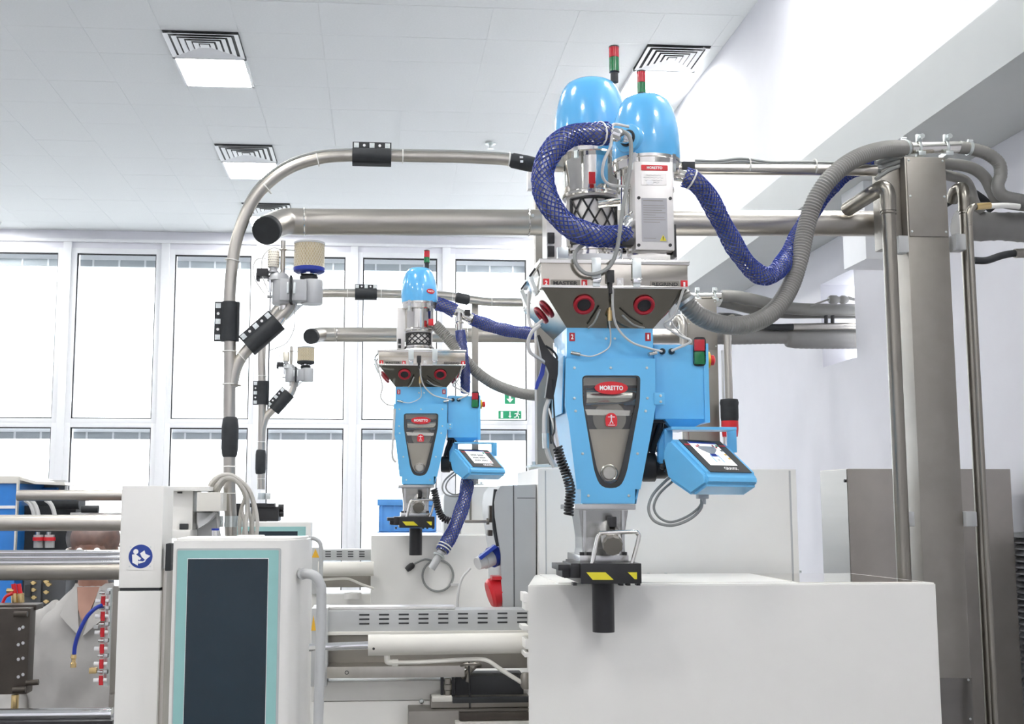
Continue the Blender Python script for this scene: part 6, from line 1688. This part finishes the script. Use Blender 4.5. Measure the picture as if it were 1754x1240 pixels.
# steel cabinet in front of the right wall
YS = 4.72
xa_ = P(1458, 980, YS).x; xb_ = P(1741, 980, YS).x; zt3 = P(1590, 803, YS).z
xb_ = min(xb_, XR - .12)
t = root('steel_cabinet', ((xa_ + xb_) / 2, YS + .15, 0), 'tall plain steel cabinet behind the large column, by the right wall', 'cabinet')
g = G(); g.box((xa_, YS, 0), (xb_, YS + .30, zt3), .003); g.obj('cabinet_body', 'cabsteel', t)
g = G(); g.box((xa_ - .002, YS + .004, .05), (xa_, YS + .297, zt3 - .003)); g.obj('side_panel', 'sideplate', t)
c = V((xa_ - .002, YS + .015, zt3 - .05)); g = G(); g.cyl(c, c - V((.008, 0, 0)), .006, n=8); g.obj('side_screw', 'dark', t)
# blue crates by the window
YK = 11.0
ktop = P(700, 855, YK).z; kx0, kx1 = P(646, 885, YK).x, P(750, 885, YK).x; nk = 6; kh = ktop / nk
posn = ['top', 'second', 'third', 'fourth', 'fifth', 'lowest']
for i in range(nk):
    z1 = ktop - i * kh; z0 = z1 - kh + .004
    t = root('crate', ((kx0 + kx1) / 2, YK + .2, z0), 'blue plastic crate behind the far blender, %s of its stack' % posn[i], 'crate', 'blue crates in a stack by the windows')
    g = G(); g.box((kx0 + .015, YK + .015, z0), (kx1 - .015, YK + .385, z1 - .06), .01); g.obj('crate_body', 'crate', t)
    g = G(); g.box((kx0, YK, z1 - .06), (kx1, YK + .4, z1), .008); g.obj('crate_rim', 'crate', t)
    g = G()
    for q in range(5):
        x = kx0 + .04 + (kx1 - kx0 - .08) * q / 4; g.box((x - .008, YK + .002, z0 + .01), (x + .008, YK + .02, z1 - .06))
    g.obj('crate_ribs', 'crate', t)
# rear clamping unit at the far left
YL_ = 5.4
t = root('clamping_unit', P(40, 940, YL_), 'blue clamping unit of the rear machine at the far left, behind the bars', 'machine')
a, b = pbox(-90, 828, 27, 1060, YL_, YL_ + .5); a.z = 0; g = G(); g.box(a, b, .005); g.obj('blue_guard', 'midblue', t)
g = G(); g.box(*pbox(-90, 815, 29, 828, YL_ - .01, YL_ + .5), .004); g.obj('top_lip', 'cream', t)
g = G(); g.box(*pbox(26, 818, 28.5, 945, YL_ - .015, YL_ + .01)); g.obj('edge_strip', 'cream', t)
g = G(); g.prism(ppoly([(29, 816), (63, 825), (110, 826), (112, 831), (60, 829), (29, 821)], YL_ + .02), (0, .5, 0)); g.obj('roof_sheet', 'cream', t)
g = G(); g.box(*pbox(29, 822, 111, 852, YL_ + .4, YL_ + .45)); g.obj('rear_guard', 'greyp', t)
g = G(); g.box(*pbox(50, 835, 97, 842, YL_ + .36, YL_ + .4)); g.obj('blue_strip', 'midblue', t)
g = G(); g.box(*pbox(-20, 866, 26, 871, YL_ - .004, YL_)); g.obj('white_stripe', 'whiteink', t)
a, b = pbox(29, 866, 130, 884, YL_ + .1, YL_ + .3); g = G(); g.box(a, b, .005); g.cyl(P(95, 862, YL_ + .05), P(137, 862, YL_ + .05), .028, n=16); g.cyl(P(140, 872, YL_ + .05), P(169, 872, YL_ + .05), .017, n=14); g.box(*pbox(60, 856, 128, 866, YL_ + .1, YL_ + .3), .004); g.obj('ejector_beam', 'rubber', t)
g = G(); g.box(*pbox(120, 878, 214, 882, YL_ + .05, YL_ + .2), .003); g.obj('ledge', 'plate', t)
a, b = pbox(27, 905, 175, 945, YL_ + .12, YL_ + .4); a.z = 0; g = G(); g.box(a, b, .005); g.obj('dark_platen', 'rubber', t)
for px in (43, 50, 78):
    g = G(); pp_ = [P(px, 856, YL_), P(px + 8, 862, YL_), P(px + 13, 872, YL_), P(px + 16, 884, YL_)]; g.tube(smooth_path(pp_, 5), .010, 8); g.obj('pale_hose', 'cable', t)
for px in (66, 85):
    g = G(); g.cyl(P(px, 916, YL_ + .05), P(px, 938, YL_ + .05), .022, n=12); vv = g.obj('water_valve', 'greyp', t)
    g = G(); g.cyl(P(px, 920, YL_ + .04), P(px, 926, YL_ + .04), .026, n=12); g.obj('valve_band', 'red', vv)
    g = G(); g.cyl(P(px - 1, 911, YL_ + .05), P(px - 1, 917, YL_ + .05), .012, n=10); g.obj('valve_cap', 'alu', vv)

# ================================================================== WORKER
def skinned(chain, edges, m, name, parent, sub=2):
    me = bpy.data.meshes.new(name)
    o = V(WL[parent.name])
    me.from_pydata([V(c[0]) for c in chain], edges, [])
    tmp = bpy.data.objects.new('tmp', me); COL.objects.link(tmp)
    md = tmp.modifiers.new('s', 'SKIN'); md.use_smooth_shade = True
    for i, c in enumerate(chain):
        r = c[1]; tmp.data.skin_vertices[0].data[i].radius = (r, r) if not isinstance(r, tuple) else r
    tmp.data.skin_vertices[0].data[0].use_root = True
    sd = tmp.modifiers.new('d', 'SUBSURF'); sd.levels = sub; sd.render_levels = sub
    bpy.context.view_layer.update()
    dg = bpy.context.evaluated_depsgraph_get()
    out = bpy.data.meshes.new_from_object(tmp.evaluated_get(dg))
    bpy.data.objects.remove(tmp); bpy.data.meshes.remove(me)
    out.materials.clear(); out.materials.append(M[m])
    for p in out.polygons: p.use_smooth = True
    ob = bpy.data.objects.new(name, out); COL.objects.link(ob); ob.parent = parent; WL[ob.name] = o
    return ob
YW_ = 4.45
hx = P(162, 950, YW_).x
pr_ = root('person', (hx, YW_, 0), 'worker in a white coat and hair net, bent over the machine behind the chrome rods', 'person')
# local coordinates: x right, -y towards the camera; standing height about 1.74 m
arm = lambda s: [((s * .15, 0, 1.32), .046), ((s * .235, .0, 1.27), .052), ((s * .255, -.02, 1.10), .044), ((s * .22, -.14, 1.00), .038), ((s * .17, -.26, .95), .029), ((s * .15, -.32, .94), (.036, .018))]
ch = [((0, .02, .93), (.15, .11)), ((0, .02, 1.10), (.13, .10)), ((0, .01, 1.30), (.16, .105)), ((0, .01, 1.40), (.075, .065)), ((0, -.005, 1.49), .052), ((0, -.02, 1.545), (.055, .06)), ((0, -.02, 1.62), (.075, .088)), ((0, -.01, 1.68), (.076, .09)), ((0, 0, 1.73), (.045, .055))]
ed = [(i, i + 1) for i in range(8)]
for s_ in (-1, 1):
    b0 = len(ch); ch += arm(s_); ed += [(3, b0)] + [(b0 + i, b0 + i + 1) for i in range(5)]
    hnd = b0 + 5
    for q, (dx, L) in enumerate(((-.028, .065), (-.010, .078), (.010, .074), (.028, .058))):
        f0 = len(ch); bx, by, bz = ch[hnd][0]
        ch += [((bx + dx, by - .03, bz), .009), ((bx + dx * 1.1, by - .03 - L * .5, bz - .008), .008), ((bx + dx * 1.1, by - .03 - L, bz - .028), .007)]
        ed += [(hnd, f0), (f0, f0 + 1), (f0 + 1, f0 + 2)]
    f0 = len(ch); bx, by, bz = ch[hnd - 1][0]
    ch += [((bx - s_ * .04, by - .045, bz), .010), ((bx - s_ * .055, by - .085, bz - .01), .008)]; ed += [(hnd - 1, f0), (f0, f0 + 1)]
for s_ in (-1, 1):
    b0 = len(ch)
    ch += [((s_ * .10, .02, .82), .085), ((s_ * .105, .01, .50), .058), ((s_ * .11, .03, .10), .042), ((s_ * .115, -.08, .045), (.045, .035))]
    ed += [(0, b0), (b0, b0 + 1), (b0 + 1, b0 + 2), (b0 + 2, b0 + 3)]
body = skinned(ch, ed, 'skin', 'body', pr_)
def pw(x, y, z): return V((hx + x, YW_ + y, z))
# face details
for s_ in (-1, 1):
    g = G(); g.ball(pw(s_ * .031, -.098, 1.625), .012, 10, 8); ey = g.obj('eye', 'whiteink', pr_)
    g = G(); g.ball(pw(s_ * .031, -.108, 1.624), .0055, 8, 6); g.obj('iris', 'hair', ey)
    g = G(); g.ball(pw(s_ * .078, .0, 1.615), .02, 10, 8, (.4, .7, 1.4)); g.obj('ear', 'skin', pr_)
g = G(); g.hexa([pw(-.016, -.10, 1.575), pw(.016, -.10, 1.575), pw(.008, -.10, 1.632), pw(-.008, -.10, 1.632)], [pw(-.008, -.135, 1.58), pw(.008, -.135, 1.58), pw(.003, -.112, 1.632), pw(-.003, -.112, 1.632)]); g.obj('nose', 'skin', pr_)
g = G(); g.ball(pw(0, -.088, 1.553), .02, 12, 8, (1.1, .4, .35)); g.obj('mouth', 'deepred', pr_)
g = G(); g.ball(pw(0, .004, 1.665), .1, 24, 16, (.88, 1.02, .80)); g.obj('hair', 'hair', pr_)
g = G(); g.ball(pw(0, .008, 1.67), .114, 28, 18, (.92, 1.02, .80)); hn = g.obj('hair_net', 'net2', pr_)
ring = [pw(.101 * math.cos(a), .008 + .112 * math.sin(a), 1.642 + .012 * math.sin(a) - .015) for a in [2 * PI * i / 28 for i in range(28)]]
g = G(); g.tube(ring, .004, 6, closed=True, caps=False); g.obj('net_edge', 'tie', hn)
# coat: its own surface over the body, sleeves as parts of it
lev = smooth_path([V(q) for q in ((.265, .19, .55), (.25, .175, .80), (.225, .165, 1.05), (.23, .165, 1.22), (.222, .15, 1.31), (.185, .135, 1.385), (.125, .105, 1.44), (.078, .085, 1.485), (.066, .072, 1.505))], 8)
vs, fs, n = [], [], 48
for rx_, ry_, z_ in lev:
    vs += [pw(rx_ * math.cos(2 * PI * q / n), .015 + ry_ * math.sin(2 * PI * q / n), z_) for q in range(n)]
for a in range(len(lev) - 1):
    fs += [(a * n + q, a * n + (q + 1) % n, (a + 1) * n + (q + 1) % n, (a + 1) * n + q) for q in range(n)]
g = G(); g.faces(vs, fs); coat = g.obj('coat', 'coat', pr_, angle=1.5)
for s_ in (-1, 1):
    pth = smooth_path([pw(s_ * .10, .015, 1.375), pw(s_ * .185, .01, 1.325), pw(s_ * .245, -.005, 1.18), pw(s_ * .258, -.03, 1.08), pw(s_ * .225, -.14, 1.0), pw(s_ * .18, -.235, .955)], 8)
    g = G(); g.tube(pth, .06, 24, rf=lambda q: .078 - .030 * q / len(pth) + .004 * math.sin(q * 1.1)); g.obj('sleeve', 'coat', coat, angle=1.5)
for v in coat.data.vertices:      # soft creases pressed into the cloth
    c_ = v.co + WL[coat.name] - V((hx, YW_, 0))
    f_ = .010 * math.sin(c_.x * 46 + math.sin(c_.z * 9) * 2.2) * math.sin(c_.z * 13 + c_.x * 8) + .005 * math.sin(c_.x * 90 + c_.z * 50)
    v.co += V(v.normal) * f_ * min(1, max(.08, (1.40 - c_.z) * 6))

def front(x, z):      # front of the coat at a given height
    a = min(lev, key=lambda q: abs(q.z - z))
    return .015 - a.y * math.sqrt(max(0, 1 - (x / a.x) ** 2))
def coat_pt(x, z, d): return pw(x, front(x, z) - d, z)
for s_ in (-1, 1):
    pts_ = [(.040, 1.495), (.062, 1.470), (.085, 1.40), (.050, 1.37), (.006, 1.33)]
    g = G(); g.hexa([coat_pt(s_ * a, z, .006) for a, z in pts_], [coat_pt(s_ * a, z, .026) for a, z in pts_]); g.obj('collar', 'coat', coat)
pts_ = [(-.040, 1.495), (-.022, 1.42), (0, 1.375), (.022, 1.42), (.040, 1.495)]
g = G(); g.hexa([coat_pt(a, z, .004) for a, z in pts_], [coat_pt(a, z, .022) for a, z in pts_]); g.obj('neckline', 'skin', coat)
